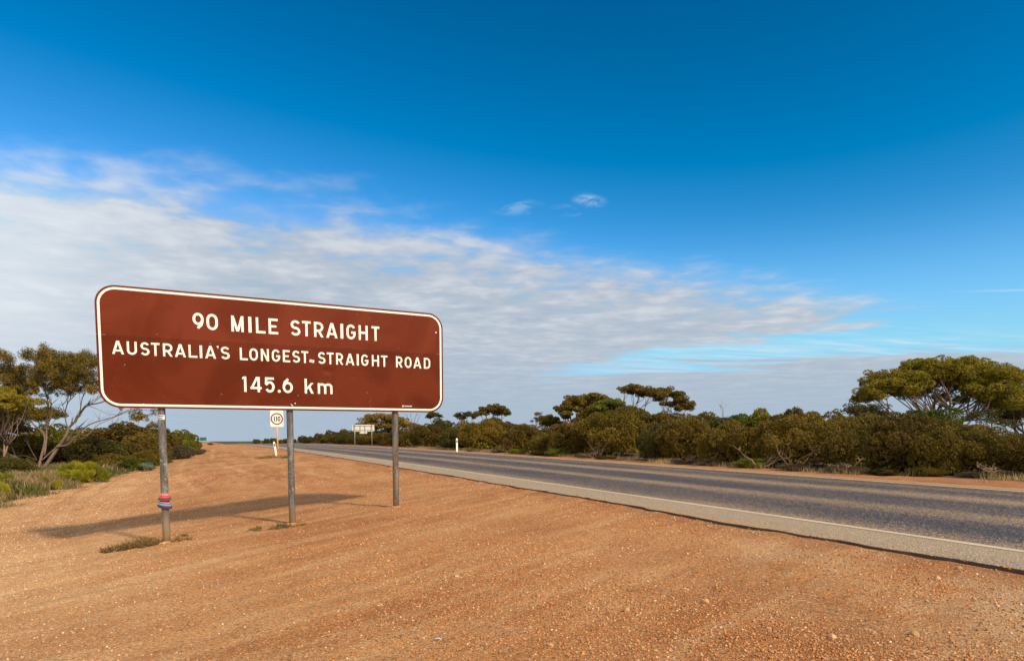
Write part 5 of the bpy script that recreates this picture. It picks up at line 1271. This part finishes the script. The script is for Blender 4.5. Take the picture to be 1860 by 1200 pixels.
tuft(500, 959, 92, 14, 'flat grey green mat of weeds left of the middle sign post', 'weed', 4, 800, .38)
tuft(548, 954, 40, 6, 'thin weeds trailing right from the foot of the middle sign post', 'weed', 5, 220, .3)
tuft(492, 831, 40, 13, 'dry grey tuft around the foot of the yellow post', 'scrub', 6, 500, .7)
tuft(522, 831, 20, 14, 'dry tuft half hidden behind the middle sign post', 'scrub', 7, 300, .7)
tuft(470, 832, 16, 6, 'low dry tuft left of the yellow post', 'scrub', 8, 120, .7)

def grass():
    rng = np.random.default_rng(12); N = 120000
    t = 9 + 46 * rng.random(N) ** 1.3; e = veg_edge(t); w = e - 5.5 * rng.random(N) ** 1.2 + .35
    X, Y = xy(w, t)
    cl = fbm(X * 1.1, Y * 1.1, 3, 61); dep = e - w
    keep = (Y > 8) & (rng.random(N) < sstep(cl + .22 * sstep(dep, -.2, 1.2), -.10, .25)) & (np.abs(X / Y) < .95)
    X, Y, dep, cl = X[keep], Y[keep], dep[keep], cl[keep]; n = len(X); Z = height(X, Y)
    L = (.05 + .30 * sstep(dep, -.4, 1.3)) * (.5 + .8 * rng.random(n)) * (.7 + 1.2 * np.clip(cl + .3, 0, 1))
    d = rng.normal(size=(n, 3)) * .28; d[:, 2] = 1; d /= np.linalg.norm(d, axis=1)[:, None]
    p = np.stack([X, Y, Z - .01], 1); side = unit(rng, n); side[:, 2] = 0; side /= np.linalg.norm(side, axis=1)[:, None]; wd = (.006 + .005 * rng.random(n))[:, None]
    bend = rng.normal(size=(n, 3)) * .12 * L[:, None]; bend[:, 2] = 0
    V = np.stack([p - side * wd, p + side * wd, p + d * L[:, None] * .55 + side * wd * .8, p + d * L[:, None] + bend], 1)
    gsel = fbm(X * .45, Y * .45, 3, 71) + .10 * rng.normal(size=n) * 1.0 > .17
    for nm, sel, m, lb in (('dry_grass', ~gsel, 'grass', 'dry reddish grass along the left edge of the dirt'), ('green_grass', gsel, 'grass_green', 'patches of greener grass among the dry grass on the left')):
        vv = V[sel].reshape(-1, 3); o = add(nm, mesh_np(nm, vv, quads(len(vv) // 4), M[m])); tag(o, lb, 'grass', kind='stuff')
    # the far verge
    N = 26000; t = -8 + 60 * rng.random(N) ** 1.5; w = 14.9 + 1.6 * rng.random(N) + 1.6 * sstep(-t, -14, 4)
    X, Y = xy(w, t); keep = (fbm(X * 1.3, Y * 1.3, 3, 81) > .06) & (Y > 4); X, Y = X[keep], Y[keep]; n = len(X)
    L = .07 + .16 * rng.random(n); d = rng.normal(size=(n, 3)) * .35; d[:, 2] = 1; d /= np.linalg.norm(d, axis=1)[:, None]
    p = np.stack([X, Y, height(X, Y) - .01], 1); side = unit(rng, n); side[:, 2] = 0; side /= np.linalg.norm(side, axis=1)[:, None]; wd = .007
    V = np.stack([p - side * wd, p + side * wd, p + d * L[:, None] * .6 + side * wd * .8, p + d * L[:, None]], 1).reshape(-1, 3)
    o = add('verge_grass', mesh_np('verge_grass', V, quads(n), M['grass'])); tag(o, 'thin dry grass on the verge at the foot of the far hedge', 'grass', kind='stuff')
grass()
